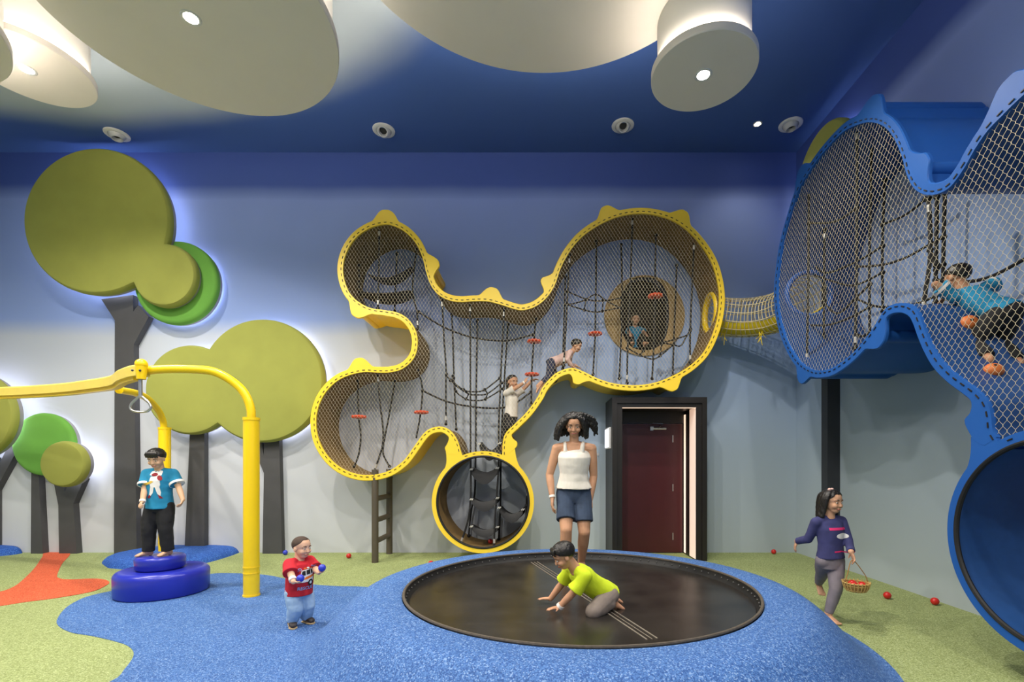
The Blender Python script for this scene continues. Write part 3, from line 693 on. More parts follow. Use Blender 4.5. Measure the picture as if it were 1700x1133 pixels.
for t, k in ((0.06, 3), (0.1, 3), (0.14, 2), (0.5, 3), (0.53, 3)):
    s, u = bframe(t); base = bez(t)+s*BR*0.45-u*BR*0.9; mb = MB()
    for q in range(k):
        mb.tube(curve([base, base+Vector((random.uniform(-.03, .03), random.uniform(-.02, .02), -0.06)), base+Vector((random.uniform(-.06, .06), 0, -random.uniform(0.08, 0.22)))], 0.02), 0.004, 5)
    mb.build('tie', MAT, br)
# ---- ropes
def ferrule(parent, p, d):
    mb = MB(); p = Vector(p); d = Vector(d).normalized(); mb.tube([p+d*0.05, p+d*0.11], 0.017, 10); mb.build('ferrule', FERR, parent)
def rope(parent, pts, ends=(0, 0), r=0.0135, name='rope', tk=None):
    pts = [Vector(p) for p in pts]; mb = MB(); c = curve(pts, 0.05); mb.tube(c, r, 8)
    for e, (p, q) in zip(ends, ((c[0], c[1]), (c[-1], c[-2]))):
        if e: mb.ball(p, 0.026, 10)
    o = mb.build(name, ROPE, parent)
    for e, (p, q) in zip(ends, ((c[0], c[1]), (c[-1], c[-2]))):
        if e == 2: ferrule(o, p, q-p)
    return o
def button(parent, p):
    mb = MB(); p = Vector(p)
    mb.lathe([(0.014, 0.022), (0.05, 0.026), (0.085, 0.018), (0.095, 0.0), (0.085, -0.018), (0.05, -0.026), (0.014, -0.022)], p, 28)
    for k in range(10):
        a = 2*PI*k/10; mb.ball(p+Vector((0.088*math.cos(a), 0.088*math.sin(a), 0)), 0.022, 8)
    return mb.build('button_seat', BUTTON, parent)
def px(pts, Y): return [P(a, b, Y) for a, b in pts]
FR, MI, BA = YFRONT+0.12, 7.2, 7.42
def hang(name, label, cat, first): return thing(name, label, cat, first, 'ropes inside the climbers')
def single(label, pts, Y, ends=(2, 1), buttons=()):
    q = px(pts, Y); t = hang('climbing_rope', label, 'rope', q[0]); o = rope(t, q, ends)
    for b in buttons: button(o, P(b[0], b[1], Y))
    return t
single('front black rope in the top left lobe of the yellow climber', [(629.7, 379), (629, 440), (627.4, 512)], FR, (2, 2))
single('rear black rope in the top left lobe of the yellow climber', [(658.9, 421), (657, 470), (655, 517)], BA)
t = hang('rope_hammock', 'two black rubber hammock slings between ropes in yellow top left lobe', 'hammock', P(596, 441, MI))
rope(t, px([(596.2, 441), (596.2, 489.4)], MI), (1, 1))
rope(t, px([(692, 412), (687, 450), (685.3, 487.7), (692.4, 518), (693.3, 546)], MI), (1, 2))
def sling(parent, a, b, sag, width, name='sling', up=0.0, thick=0.012, n=16):
    a, b = Vector(a), Vector(b); vs = []; fs = []
    for lay in (0, thick):
        for i in range(n+1):
            t = i/n; c = a.lerp(b, t); c.z -= sag*4*t*(1-t); wv = width*(0.45+0.55*math.sin(PI*t)**0.6)
            for k in range(7):
                q = k/6-0.5; vs.append(c+Vector((0, q*wv, lay+up*(2*q)**2*math.sin(PI*t))))
    m = (n+1)*7
    for i in range(n):
        for k in range(6):
            q = (i*7+k, i*7+k+1, (i+1)*7+k+1, (i+1)*7+k); fs += [q, tuple(x+m for x in reversed(q))]
        for k in (0, 6): fs.append((i*7+k, (i+1)*7+k, (i+1)*7+k+m, i*7+k+m))
    for i in (0, n):
        for k in range(6): fs.append((i*7+k, i*7+k+1, i*7+k+1+m, i*7+k+m))
    mb = MB(); mb.add(vs, fs); return mb.build(name, BLACK, parent, True, 50)
sling(t, P(598, 489, MI), P(685, 488, MI), 0.12, 0.5, up=0.04)
sling(t, P(613, 458, MI+0.05), P(685, 447, MI+0.05), 0.14, 0.3)
t = hang('traverse_rope', 'upper sagging hand rope across the middle of the yellow climber', 'rope', P(694, 518, MI))
rope(t, px([(694.8, 518), (737.7, 544), (782, 560), (825, 566), (849, 565), (884.6, 556)], MI), (1, 1))
t = hang('traverse_rope', 'lower sagging hand rope across the middle of the yellow climber', 'rope', P(701, 649, MI))
rope(t, px([(701.6, 649), (741.5, 667), (785, 675.7), (829, 678), (856.8, 669), (880.6, 651.8)], MI), (1, 1))
t = hang('rope_bridge', 'slung rope cradle with rungs in the middle of the yellow climber', 'rope bridge', P(733, 495, FR))
rope(t, px([(733.7, 496), (737, 560), (740.5, 612), (740.2, 640), (740.5, 704)], FR), (2, 2))
rope(t, px([(750, 523), (752, 570), (753.5, 623), (755.5, 670), (757.5, 713)], BA), (1, 1))
arcs = [([(741, 622), (744.8, 628), (769.4, 647.6), (788.5, 650.8), (804.4, 647.6), (830, 628)], FR), ([(752, 625), (753.5, 637.5), (777.4, 654), (791.7, 656), (809, 654), (833, 636)], MI), ([(753, 628), (757, 650), (774, 663), (790, 665.5), (806, 663), (834.5, 646)], BA)]
for a, Y in arcs: rope(t, px(a, Y), (1, 1), 0.011)
for i, q in enumerate(((769.4, 647.6), (804.4, 647.6), (748, 632))):
    A = P(*q, FR); M = P(*((777.4, 654), (809, 654), (754, 638))[i], MI); B = P(*((774, 663), (806, 663), (757, 650))[i], BA)
    rope(t, [A, M, B], (1, 1), 0.010, 'rung')
t = hang('strap_ladder', 'four hanging ropes with black rubber strap steps above yellow climber foot', 'rope ladder', P(780, 504, FR))
rope(t, px([(780.5, 504.5), (781, 640), (781.3, 757), (781.6, 820), (777, 864), (764, 905)], FR), (2, 2))
rope(t, px([(792.5, 532.4), (790.5, 660), (790, 731), (789, 790), (788, 822), (782.5, 848), (778, 890)], BA), (1, 1))
rope(t, px([(837, 512.5), (831.4, 623), (830.6, 648.6), (828, 709), (828, 764.5), (825, 820), (821.4, 868), (820.5, 908)], FR), (2, 2))
rope(t, px([(843.3, 538.8), (838, 620), (834, 690), (831.6, 764.5), (830.7, 840.5), (828, 896)], BA), (1, 1))
def strap(yl, yr, dz=0.10, h=0.13, xl=783, xr=826, name='step'):
    A, B = P(xl, yl, FR), P(xr, yr, FR); A2, B2 = P(xl+6, yl, BA), P(xr+4, yr, BA); vs = []; fs = []; n = 14
    prof = [(0.0, -h), (0.02, -h*0.4), (0.06, -0.0), (0.5, 0.0), (0.94, 0.0), (0.98, -h*0.4), (1.0, -h*0.7)]
    for lay in (0, 0.012):
        for i in range(n+1):
            t_ = i/n; sg = 4*t_*(1-t_)
            for q, dv in prof:
                a = A.lerp(A2, q); b = B.lerp(B2, q); c = a.lerp(b, t_); c.z += dv*(0.55+0.45*sg)-dz*sg+lay; c.y += lay*0.5; vs.append(c)
    K = len(prof); m = (n+1)*K
    for i in range(n):
        for k in range(K-1):
            q = (i*K+k, i*K+k+1, (i+1)*K+k+1, (i+1)*K+k); fs += [q, tuple(x+m for x in reversed(q))]
    mb = MB(); mb.add(vs, fs); s = mb.build(name, BLACK, t, True, 60)
    for p in (A, B):
        mb = MB()
        for k in range(4): mb.ball(p+Vector((0.012*k-0.018, -0.014, -0.02+0.014*(k % 2))), 0.010, 6)
        mb.build('buckle', FERR, s)
strap(736, 735, 0.12, 0.14, 796, 830)
strap(778, 776, 0.08, 0.16)
strap(828, 826, 0.07, 0.13)
strap(873, 874, 0.07, 0.10)
strap(842, 845, 0.10, 0.12, 829, 868)
rope(t, px([(876, 811), (874, 840), (874, 866)], MI), (2, 1))
rope(t, px([(868, 846), (874, 840)], MI), (0, 1))
single('black rope with an orange button seat in the lower left yellow lobe', [(594, 632), (595.6, 692), (599, 724), (595.6, 754.6), (588, 774.7)], 7.15, (1, 1), [(596, 692.5)])
t = hang('crossing_ropes', 'two black ropes tied together in the lower left yellow lobe', 'ropes', P(626.8, 620, FR))
rope(t, px([(626.8, 621), (631, 670), (635.9, 714), (635, 740), (629, 761), (620.8, 783)], FR), (2, 2))
rope(t, px([(656, 633.8), (646, 690), (637.5, 734.4), (636, 752), (639, 762), (646.6, 774.7)], BA-0.05), (1, 1))
single('black rope with an orange button seat right of the lower left yellow lobe', [(693.6, 615), (701, 644), (698.6, 684), (691, 728)], MI, (1, 0), [(699.5, 685)])
single('black rope with two orange button seats beside the climbing girl in white', [(889.8, 529), (887, 559), (883, 616.6), (882, 671)], MI+0.08, (1, 1), [(886.5, 567), (883, 622)])
t = hang('rope_web', 'knotted rope web on four ropes left of the dark tunnel mouth', 'rope web', P(945, 424, FR))
rope(t, px([(945.3, 424), (941.3, 507), (936, 607)], FR), (2, 2)); rope(t, px([(938.7, 459.7), (936.5, 530), (934, 612)], BA), (1, 1))
rope(t, px([(1031.4, 406.8), (1032.7, 515), (1028, 629)], BA), (1, 1)); 
for a, Y in (([(942, 484), (946, 486), (970, 496), (988.6, 500), (1010, 499), (1031.5, 494.7)], MI), ([(941, 505), (950, 504.9), (970, 499), (988.6, 489), (1003.4, 497.4), (1016, 505), (1031.5, 512)], MI-0.06), ([(941, 505.8), (970, 515), (988.6, 518.8), (999.7, 517), (1031.5, 511)], MI+0.1)): rope(t, px(a, Y), (1, 1), 0.011)
rope(t, [P(972.7, 498, MI-0.04), P(970, 515, MI+0.1)], (1, 1), 0.010, 'rung'); rope(t, [P(1001.5, 498, MI-0.04), P(999.7, 517, MI+0.1)], (1, 1), 0.010, 'rung')
single('black rope with an orange button seat left of the dark tunnel mouth', [(990.3, 400), (989, 489), (988, 555), (984.5, 622)], 7.3, (1, 1), [(988, 554.5)])
single('black rope with an orange button seat in front of the dark tunnel mouth', [(1088.8, 391), (1087, 493), (1085.6, 568), (1082.5, 629)], 7.1, (1, 1), [(1088, 491.5)])
t = hang('rope_web', 'slung rope web with rungs below and right of the tunnel mouth', 'rope web', P(1049.9, 361, FR))
rope(t, px([(1049.9, 361), (1047, 460), (1042, 581), (1041, 636)], FR), (2, 2)); rope(t, px([(1123.5, 441), (1118.7, 568), (1117, 624)], BA), (1, 1)); rope(t, px([(1152.4, 402), (1146, 547), (1146, 603)], FR), (2, 2))
for a, Y in (([(1041.4, 578), (1062.7, 590), (1083, 596.6), (1096, 591), (1118, 572.5)], MI), ([(1103.5, 568.8), (1122, 563), (1140.5, 556.8), (1146.5, 547)], MI-0.05), ([(1099.8, 569.7), (1120, 573.4), (1130, 575), (1138, 562), (1146, 549)], MI)): rope(t, px(a, Y), (1, 1), 0.011)
rope(t, [P(1098, 572, MI), P(1096, 591, MI)], (1, 1), 0.010, 'rung'); rope(t, [P(1068, 583, MI), P(1063, 590, MI)], (1, 1), 0.010, 'rung')
# blue climber ropes
def bx(pts, X): return [PX(a, b, X) for a, b in pts]
BF, BM, BB = BX+0.12, BX+0.45, BX+0.8
t = hang('rope_web', 'knotted black rope net in the far lobe of the blue climber', 'rope web', PX(1422, 212, BF))
rope(t, bx([(1342.8, 302), (1342, 450), (1339.5, 603)], BF), (2, 2)); rope(t, bx([(1368.8, 381.6), (1368, 480), (1367.7, 571)], BM), (2, 1))
rope(t, bx([(1422.7, 214), (1422, 436), (1420, 578)], BF), (2, 2)); rope(t, bx([(1447, 242), (1443.5, 425), (1444, 554)], BM), (1, 1)); rope(t, bx([(1469, 299.5), (1465, 409), (1465.6, 516)], BB), (1, 1))
for a, X in (([(1465, 373), (1498, 359.7), (1520, 345), (1536, 331)], BB-0.1), ([(1422.7, 443), (1465, 440), (1503.5, 428), (1540, 408), (1566.4, 394)], BM), ([(1343, 370.6), (1385.8, 368), (1422, 346)], BF), ([(1343, 422.6), (1366.6, 452.7), (1416, 437.7), (1465, 409)], BM), ([(1343, 454), (1398.5, 472), (1425, 472), (1465, 453)], BM), ([(1369, 505), (1391, 520.6), (1420, 496), (1444, 472)], BM-0.1), ([(1341, 540), (1374, 540), (1410.6, 528), (1444, 509.7)], BM-0.1), ([(1422, 496.5), (1459, 509.7), (1519, 505), (1553, 491.7)], BM+0.1), ([(1424, 558), (1432, 559), (1444, 553)], BM-0.1)): rope(t, bx(a, X), (1, 1), 0.012)
t = hang('rope_web', 'three black ropes with cross ropes behind the hump of the blue climber', 'rope web', PX(1541, 330, BF))
rope(t, bx([(1541.8, 331), (1544.5, 422.6), (1535, 493.8), (1533, 524)], BF), (2, 2), 0.016); rope(t, bx([(1555.5, 327), (1554, 436), (1553, 503)], BM), (1, 1), 0.016); rope(t, bx([(1568.6, 322), (1566, 436), (1566, 492)], BB), (1, 1), 0.016)
rope(t, bx([(1544, 415), (1549, 432), (1554, 440)], BM-0.15), (1, 1), 0.016); rope(t, bx([(1554, 448), (1560, 444), (1566, 440)], BB-0.1), (1, 1)); rope(t, bx([(1553, 465), (1591.5, 468.7), (1639.7, 461.5), (1700, 431), (1740, 405)], BM+0.3), (1, 1), 0.015)
# ---- brown ladder under the yellow climber
POLE = pbr('brown_pole', (78, 70, 56), 0.6, var=0.08)
lx = P(622, 900, YFRONT).x; zt_ = P(622, 786, YFRONT).z
t = thing('ladder', 'short dark brown pole ladder under lower left lobe of yellow climber', 'ladder', (lx, 7.15, 0))
for y in (YFRONT+0.02, 7.5):
    mb = MB(); mb.tube([(lx, y, 0), (lx, y, zt_+0.05)], 0.047, 20); mb.tube([(lx, y, 1.17), (lx, y, 1.20)], 0.051, 20); mb.build('upright', POLE, t)
for py in (829, 865, 900):
    z = P(622, py, YFRONT).z; mb = MB(); mb.tube([(lx, YFRONT+0.05, z), (lx, 7.47, z)], 0.038, 16); mb.build('rung', POLE, t)
# ================================================================ trampoline, rail, stool, balls
MATB = pbr('trampoline_mat', (40, 37, 34), 0.27, var=0.4, scale=4, bump=0.12, bscale=45)
EDGE = pbr('frayed_rubber_edge', (84, 76, 66), 0.9, var=0.2, scale=60, bump=0.4)
MZ = 0.335
tr = thing('trampoline', 'large round black trampoline sunk in the blue mound', 'trampoline', (TR.x, TR.y, MZ))
mb = MB(); mb.lathe([(0.0001, MZ), (0.5, MZ), (1.0, MZ), (RT-0.045, MZ), (RT-0.045, MZ-0.012), (0.0001, MZ-0.012)], TR, 128); mb.build('mat', MATB, tr, True, 40)
mb = MB(); mb.lathe([(RT-0.05, MZ-0.01), (RT-0.035, MZ+0.002), (RT-0.016, MZ+0.02), (RT-0.006, RIM_H-0.006)], TR, 128); mb.build('skirt', BLACK, tr, True, 40)
mb = MB(); mb.tube([TR+Vector((math.cos(a)*(RT-0.002), math.sin(a)*(RT-0.002), RIM_H)) for a in [2*PI*i/160 for i in range(160)]], 0.011, 8, True); mb.build('rim', EDGE, tr)
mb = MB()
for i in range(96):
    a = 2*PI*i/96; mb.ball(TR+Vector((math.cos(a)*(RT-0.018), math.sin(a)*(RT-0.018), MZ+0.030)), 0.007, 6)
mb.build('eyelet', pbr('dull_grey', (96, 96, 94), 0.5), tr)
tag(bpy.data.objects['eyelet'], kind='stuff')
SEAM = pbr('grey_seam', (120, 112, 100), 0.7, var=0.2, scale=30)
A, B = PZ(887, 934, MZ), PZ(1083, 1062, MZ); d = (B-A).normalized(); s = d.cross(Vector((0, 0, 1)))
for o in (-0.035, 0.0, 0.035):
    def clipr(p, q):
        p = p.copy()
        while (p-TR).to_2d().length > RT-0.09: p = p.lerp(q, 0.02)
        return p
    a, b = clipr(A+s*o, B+s*o), clipr(B+s*o, A+s*o)
    mb = MB(); mb.tube([a+Vector((0, 0, 0.001)), b+Vector((0, 0, 0.001))], 0.005 if o else 0.003, 6); mb.build('seam', SEAM, tr)
# ---- overhead rail with its two posts and the ring handle
def post(parent, x, y, ztop, label=None):
    mb = MB(); mb.tube([(x, y, 0), (x, y, 0.02)], 0.083, 28); mb.tube([(x, y, 0), (x, y, ztop)], 0.077, 28)
    mb.tube([(x, y, ztop-0.03), (x, y, ztop)], 0.082, 28); mb.tube([(x, y, 0.30), (x, y, 0.315)], 0.080, 28); mb.tube([(x, y, 0.24), (x, y, 0.252)], 0.080, 28)
    return mb.build('post_sleeve', YELM, parent)
def on_line(px_, py_, x0, y0, dxdy):       # pixel on the vertical plane x = x0 + (y - y0) * dxdy
    k = (px_-CX)/F; Y = (x0-y0*dxdy)/(k-dxdy); return Vector((k*Y, Y, EYE+(CY-py_)/F*Y))
ra = thing('track_ride', 'yellow overhead track on two bent yellow posts', 'track ride', (-3.02, 5.11, 0))
post(ra, -3.02, 5.11, 1.885); post(ra, -5.47, 7.1, 1.93)
k1 = (-4.04+3.02)/(4.92-5.11)
a1 = [Vector((-3.02, 5.11, 1.6))]+[on_line(x, y, -3.02, 5.11, k1) for x, y in [(417.3, 690), (415, 674.7), (409, 659), (398, 643.7), (379, 629), (358, 618.5), (337, 614.5), (294.7, 613), (259.4, 614), (236, 617)]]
mb = MB(); mb.tube(curve(a1, 0.04), 0.043, 16); mb.ball(a1[-1], 0.043, 14); mb.build('arm', YELM, ra)
a2 = [Vector((-5.47, 7.1, 1.7))]+[on_line(x, y, -5.47, 7.1, -0.359) for x, y in [(271.6, 706), (269, 695), (263.6, 683), (252, 669), (239.6, 659), (224, 653), (210, 650), (197.6, 648)]]
mb = MB(); mb.tube(curve(a2, 0.04), 0.043, 16); mb.build('arm', YELM, ra)
RZ = 2.335
rail = curve([(-3.98, 4.90, RZ), (-4.12, 4.96, RZ), (-4.45, 5.2, RZ), (-4.83, 5.53, RZ), (-5.35, 5.8, RZ), (-6.0, 6.08, RZ), (-7.06, 6.36, RZ), (-8.6, 6.52, RZ)], 0.06)
def sweep(path, prof):
    vs = []; fs = []; K = len(prof); n = len(path)
    for i, p in enumerate(path):
        t = (path[min(n-1, i+1)]-path[max(0, i-1)]).normalized(); s = t.cross(Vector((0, 0, 1))).normalized()
        vs += [p+s*a+Vector((0, 0, b)) for a, b in prof]
    for i in range(n-1):
        for k in range(K): fs.append((i*K+k, i*K+(k+1) % K, (i+1)*K+(k+1) % K, (i+1)*K+k))
    fs += [tuple(range(K)), tuple((n-1)*K+k for k in range(K-1, -1, -1))]
    mb = MB(); mb.add(vs, fs); return mb
PALE = pbr('yellow_track_cover', (232, 208, 96), 0.4, var=0.03)
sweep(rail, [(-0.055, -0.05), (-0.06, 0.045), (-0.045, 0.062), (0.045, 0.062), (0.06, 0.045), (0.055, -0.05)]).build('track', PALE, ra, True, 30)
sweep([p-Vector((0, 0, 0.05)) for p in rail[2:]], [(-0.03, -0.035), (-0.03, 0), (0.03, 0), (0.03, -0.035)]).build('track_flange', YELM, ra, True, 30)
hp = Vector((-3.99, 4.88, RZ))
mb = MB(); mb.tube([hp+Vector((0.02, -0.03, 0.07)), hp+Vector((0.02, -0.03, -0.09))], [0.052, 0.040], 20)
mb.ball(hp+Vector((0.02, -0.03, 0.06)), 0.055, 16); br_ = mb.build('end_bracket', YELM, ra)
mb = MB()
for dx in (-0.03, 0.045): mb.ball(hp+Vector((dx, -0.078, -0.01)), 0.011, 8)
mb.build('bolt', pbr('dark_bolt', (40, 40, 70), 0.4), br_)
h0 = P(233, 636, 4.86); t = thing('ring_handle', 'steel teardrop hand ring hanging from the end of the yellow track', 'handle', h0)
mb = MB(); mb.tube([h0+Vector((0, 0, 0.03)), P(233.5, 660, 4.86)], 0.018, 12); mb.build('stem', STEEL, t)
mb = MB(); mb.tube(curve([P(x, y, 4.86) for x, y in [(233, 658), (225, 664), (218, 671), (216.5, 678), (222, 683), (234, 684.5), (245, 683), (250.5, 677), (248, 670), (241, 663)]], 0.012, True), 0.0115, 10, True); mb.build('ring', STEEL, t)
# ---- two tier stool
VINYL = pbr('royal_blue_vinyl', (38, 48, 168), 0.28, var=0.03, scale=4)
SX, SY = -4.06, 5.25
st = thing('step_stool', 'round two-tier royal blue vinyl step stool under the boy', 'stool', (SX, SY, 0))
def puff(c, r, h, e=0.05):
    mb = MB(); prof = [(0.0001, 0), (r-0.03, 0), (r-0.005, 0.02)]
    for i in range(7):
        a = i/6*PI/2; prof.append((r-e+e*math.cos(a), h-e+e*math.sin(a)))
    prof.append((0.0001, h)); mb.lathe(prof, c, 64); return mb
puff((SX, SY, 0.0), 0.425, 0.27, 0.065).build('base', VINYL, st, True, 60)
puff((SX+0.01, SY-0.05, 0.27), 0.225, 0.145, 0.035).build('top', VINYL, st, True, 60)
# ---- balls
RBALL = pbr('red_ball', (196, 36, 30), 0.35, var=0.03); BBALL = pbr('blue_ball', (52, 64, 190), 0.35, var=0.03)
def ballo(c, r, m, label, group):
    mb = MB(); mb.ball(c, r, 18); o = mb.build('play_ball', m); tag(o, label, 'ball', group); return o
for x, y, lab in [(579, 926.5, 'red ball on green floor left of the brown ladder'), (1284.5, 919.5, 'red ball at foot of back wall right of the door'),
                  (1473, 994, 'nearer-left of two red balls by the right wall, beside the walking girl'), (1552, 1004, 'red ball by the right wall nearest the blue climber ring')]:
    q = PZ(x, y+1); ballo((q.x, q.y, 0.037), 0.037, RBALL, lab, 'loose red balls')
q = PZ(722, 934); ballo((q.x, 6.6, 0.037), 0.037, RBALL, 'red ball half hidden by the mound left of the yellow ring', 'loose red balls')
ballo((P(814, 907, 7.2).x, 7.2, rc.z-math.sqrt((RR-0.06)**2-(P(814, 907, 7.2).x-rc.x)**2)+0.037), 0.036, RBALL, 'red ball lying inside the round foot of the yellow climber', 'loose red balls')
q = PZ(477.5, 920.5); ballo((q.x, 7.4, 0.037), 0.037, BBALL, 'blue ball at the foot of the back wall behind the toddler', 'loose blue balls')
# ================================================================ people
def remesh(mb, voxel, smooth=2, wrinkle=0.0, wscale=9.0):
    me = bpy.data.meshes.new('tmp'); me.from_pydata(mb.v, [], mb.f)
    bm = bmesh.new(); bm.from_mesh(me); bmesh.ops.recalc_face_normals(bm, faces=bm.faces); bm.to_mesh(me); bm.free()
    o = bpy.data.objects.new('tmp', me); COL.objects.link(o)
    m = o.modifiers.new('r', 'REMESH'); m.mode = 'VOXEL'; m.voxel_size = voxel
    if smooth:
        m2 = o.modifiers.new('s', 'SMOOTH'); m2.iterations = smooth; m2.factor = 0.5
    dg = bpy.context.evaluated_depsgraph_get(); ev = o.evaluated_get(dg)
    out = bpy.data.meshes.new_from_object(ev); bpy.data.objects.remove(o); bpy.data.meshes.remove(me)
    out.materials.clear()
    if wrinkle:
        nn = [v.normal.copy() for v in out.vertices]; cc_ = [v.co.copy() for v in out.vertices]; flat = []
        for c, q in zip(cc_, nn):
            p = c*wscale; n = mnoise.noise(Vector((p.x, p.y, p.z*0.6)))+0.5*mnoise.noise(p*2.3); flat.extend(c+q*(n*wrinkle))
        out.vertices.foreach_set('co', flat); out.update()
    return out
def part(name, me, mat, parent, label=None):
    me.materials.append(mat); me.name = name
    return link(name, me, parent, True, 0, label)
SKINS = {}
def skin(c): return pbr('skin_%d' % c[0], c, 0.55, var=0.05, scale=20, spec=0.3)
HAIR = pbr('black_hair', (24, 20, 18), 0.45, var=0.25, scale=60)
EYEW = pbr('eye_white', (225, 220, 215), 0.3, var=0.0); EYEB = pbr('iris_brown', (34, 22, 16), 0.2)
LIP = pbr('lip', (168, 92, 82), 0.5, var=0.04); BROW = pbr('brow', (40, 30, 26), 0.7)
def ik(a, t, l1, l2, pole):
    a, t = Vector(a), Vector(t); d = t-a; L = d.length
    if L > (l1+l2)*0.999: t = a+d.normalized()*(l1+l2)*0.999; d = t-a; L = d.length
    L = max(L, abs(l1-l2)+1e-3); dn = d.normalized(); x = (l1*l1-l2*l2+L*L)/(2*L); h = math.sqrt(max(0, l1*l1-x*x))
    p = Vector(pole); p = p-dn*p.dot(dn); p = p.normalized() if p.length > 1e-5 else dn.orthogonal().normalized()
    return a+dn*x+p*h, t
PROP = {
 'adult': dict(head=.136, torso=.290, sw=.108, hw=.052, ua=.170, fa=.150, hand=.105, th=.245, sh=.235, ankle=.042, foot=.148, neck=.055,
               W=dict(hip=(.094, .070), waist=(.074, .058), chest=(.090, .068), sh=(.092, .048)), ar=(.030, .024, .016), lr=(.054, .036, .033, .022)),
 'child': dict(head=.172, torso=.300, sw=.102, hw=.050, ua=.150, fa=.130, hand=.098, th=.215, sh=.205, ankle=.045, foot=.145, neck=.04,
               W=dict(hip=(.084, .068), waist=(.076, .062), chest=(.086, .066), sh=(.088, .050)), ar=(.031, .025, .019), lr=(.054, .038, .034, .026)),
 'toddler': dict(head=.222, torso=.300, sw=.105, hw=.054, ua=.130, fa=.115, hand=.095, th=.170, sh=.165, ankle=.05, foot=.15, neck=.025,
               W=dict(hip=(.104, .088), waist=(.104, .092), chest=(.100, .080), sh=(.096, .062)), ar=(.040, .034, .026), lr=(.066, .050, .044, .036))}
def hand(mb, wr, d, n, L, curl, thumb_side, spread=0.16, fist=False):
    """wrist, direction of the fingers, palm normal, hand length; five unequal fingers and a thumb off the side of the palm."""
    d = Vector(d).normalized(); n = Vector(n); n = (n-d*n.dot(d)).normalized(); s = d.cross(n)*thumb_side; wr = Vector(wr)
    pw_, pl = L*0.21, L*0.47
    mb.loft([(wr-d*L*0.04, s*L*0.13, n*L*0.11), (wr+d*L*0.10, s*L*0.17, n*L*0.11), (wr+d*pl*0.6, s*pw_, n*L*0.10), (wr+d*pl, s*pw_*0.98, n*L*0.085), (wr+d*(pl+L*0.03), s*pw_*0.8, n*L*0.06)], 16)
    for k, (o, fl) in enumerate(((0.80, .43), (0.27, .50), (-0.26, .46), (-0.78, .36))):
        b = wr+d*pl*0.95+s*pw_*o*0.86; r = L*0.058; a = curl*(0.7+0.1*k); f = d+s*o*spread; f.normalize(); p = b; dirv = f
        for q, seg_ in enumerate((0.45, 0.31, 0.26)):
            a_ = a*(0.6 if q == 0 else 1.0); dirv = (dirv*math.cos(a_)+n*math.sin(a_)).normalized() if q == 0 else dirv
            if q: 
                m = (dirv.cross(f)); m = s.cross(dirv) if False else None
                nn = (n*math.cos(sum_a)-f*math.sin(sum_a)); dirv = (dirv*math.cos(a_)+nn*math.sin(a_)).normalized(); sum_a += a_
            else: sum_a = a_
            e = p+dirv*(L*fl*seg_); mb.cap(p, e, r*(1-0.12*q), r*(0.90-0.12*q), 8); p = e
    b = wr+d*L*0.12+s*pw_*0.75; t1 = (d*0.62+s*0.75+n*0.28).normalized(); e = b+t1*L*0.20; mb.cap(b, e, L*0.075, L*0.062, 8)
    t2 = (d*0.85+s*0.30+n*(0.30+curl*0.5)).normalized(); mb.cap(e, e+t2*L*0.18, L*0.062, L*0.046, 8)
    return wr+d*pl+n*L*0.10
def foot(mb, an, d, up, L, r, bare=True):
    d = Vector(d).normalized(); up = Vector(up); up = (up-d*up.dot(d)).normalized(); s = d.cross(up)
    sole = an-up*r*1.0
    mb.ball(an-d*L*0.10-up*r*0.6, 1, 12, (d*L*0.17, s*L*0.14, up*r*1.05))
    mb.loft([(an-d*L*0.14-up*r*0.55, s*L*0.11, up*r*0.8), (an-up*r*0.25, s*L*0.14, up*r*1.15), (an+d*L*0.25-up*r*0.7, s*L*0.155, up*r*0.75), (an+d*L*0.48-up*r*1.05, s*L*0.185, up*r*0.48), (an+d*L*0.60-up*r*1.2, s*L*0.17, up*r*0.36)], 16)
    if bare:
        for k, o in enumerate((-1, -0.45, 0.05, 0.5, 0.92)):
            rr = L*(0.062 if k == 0 else 0.042); p = an+d*L*(0.58-0.05*abs(k-1)*0.6)+s*L*0.14*o-up*r*1.2; mb.cap(p-d*L*0.05, p+d*L*0.09, rr, rr*0.85, 8)
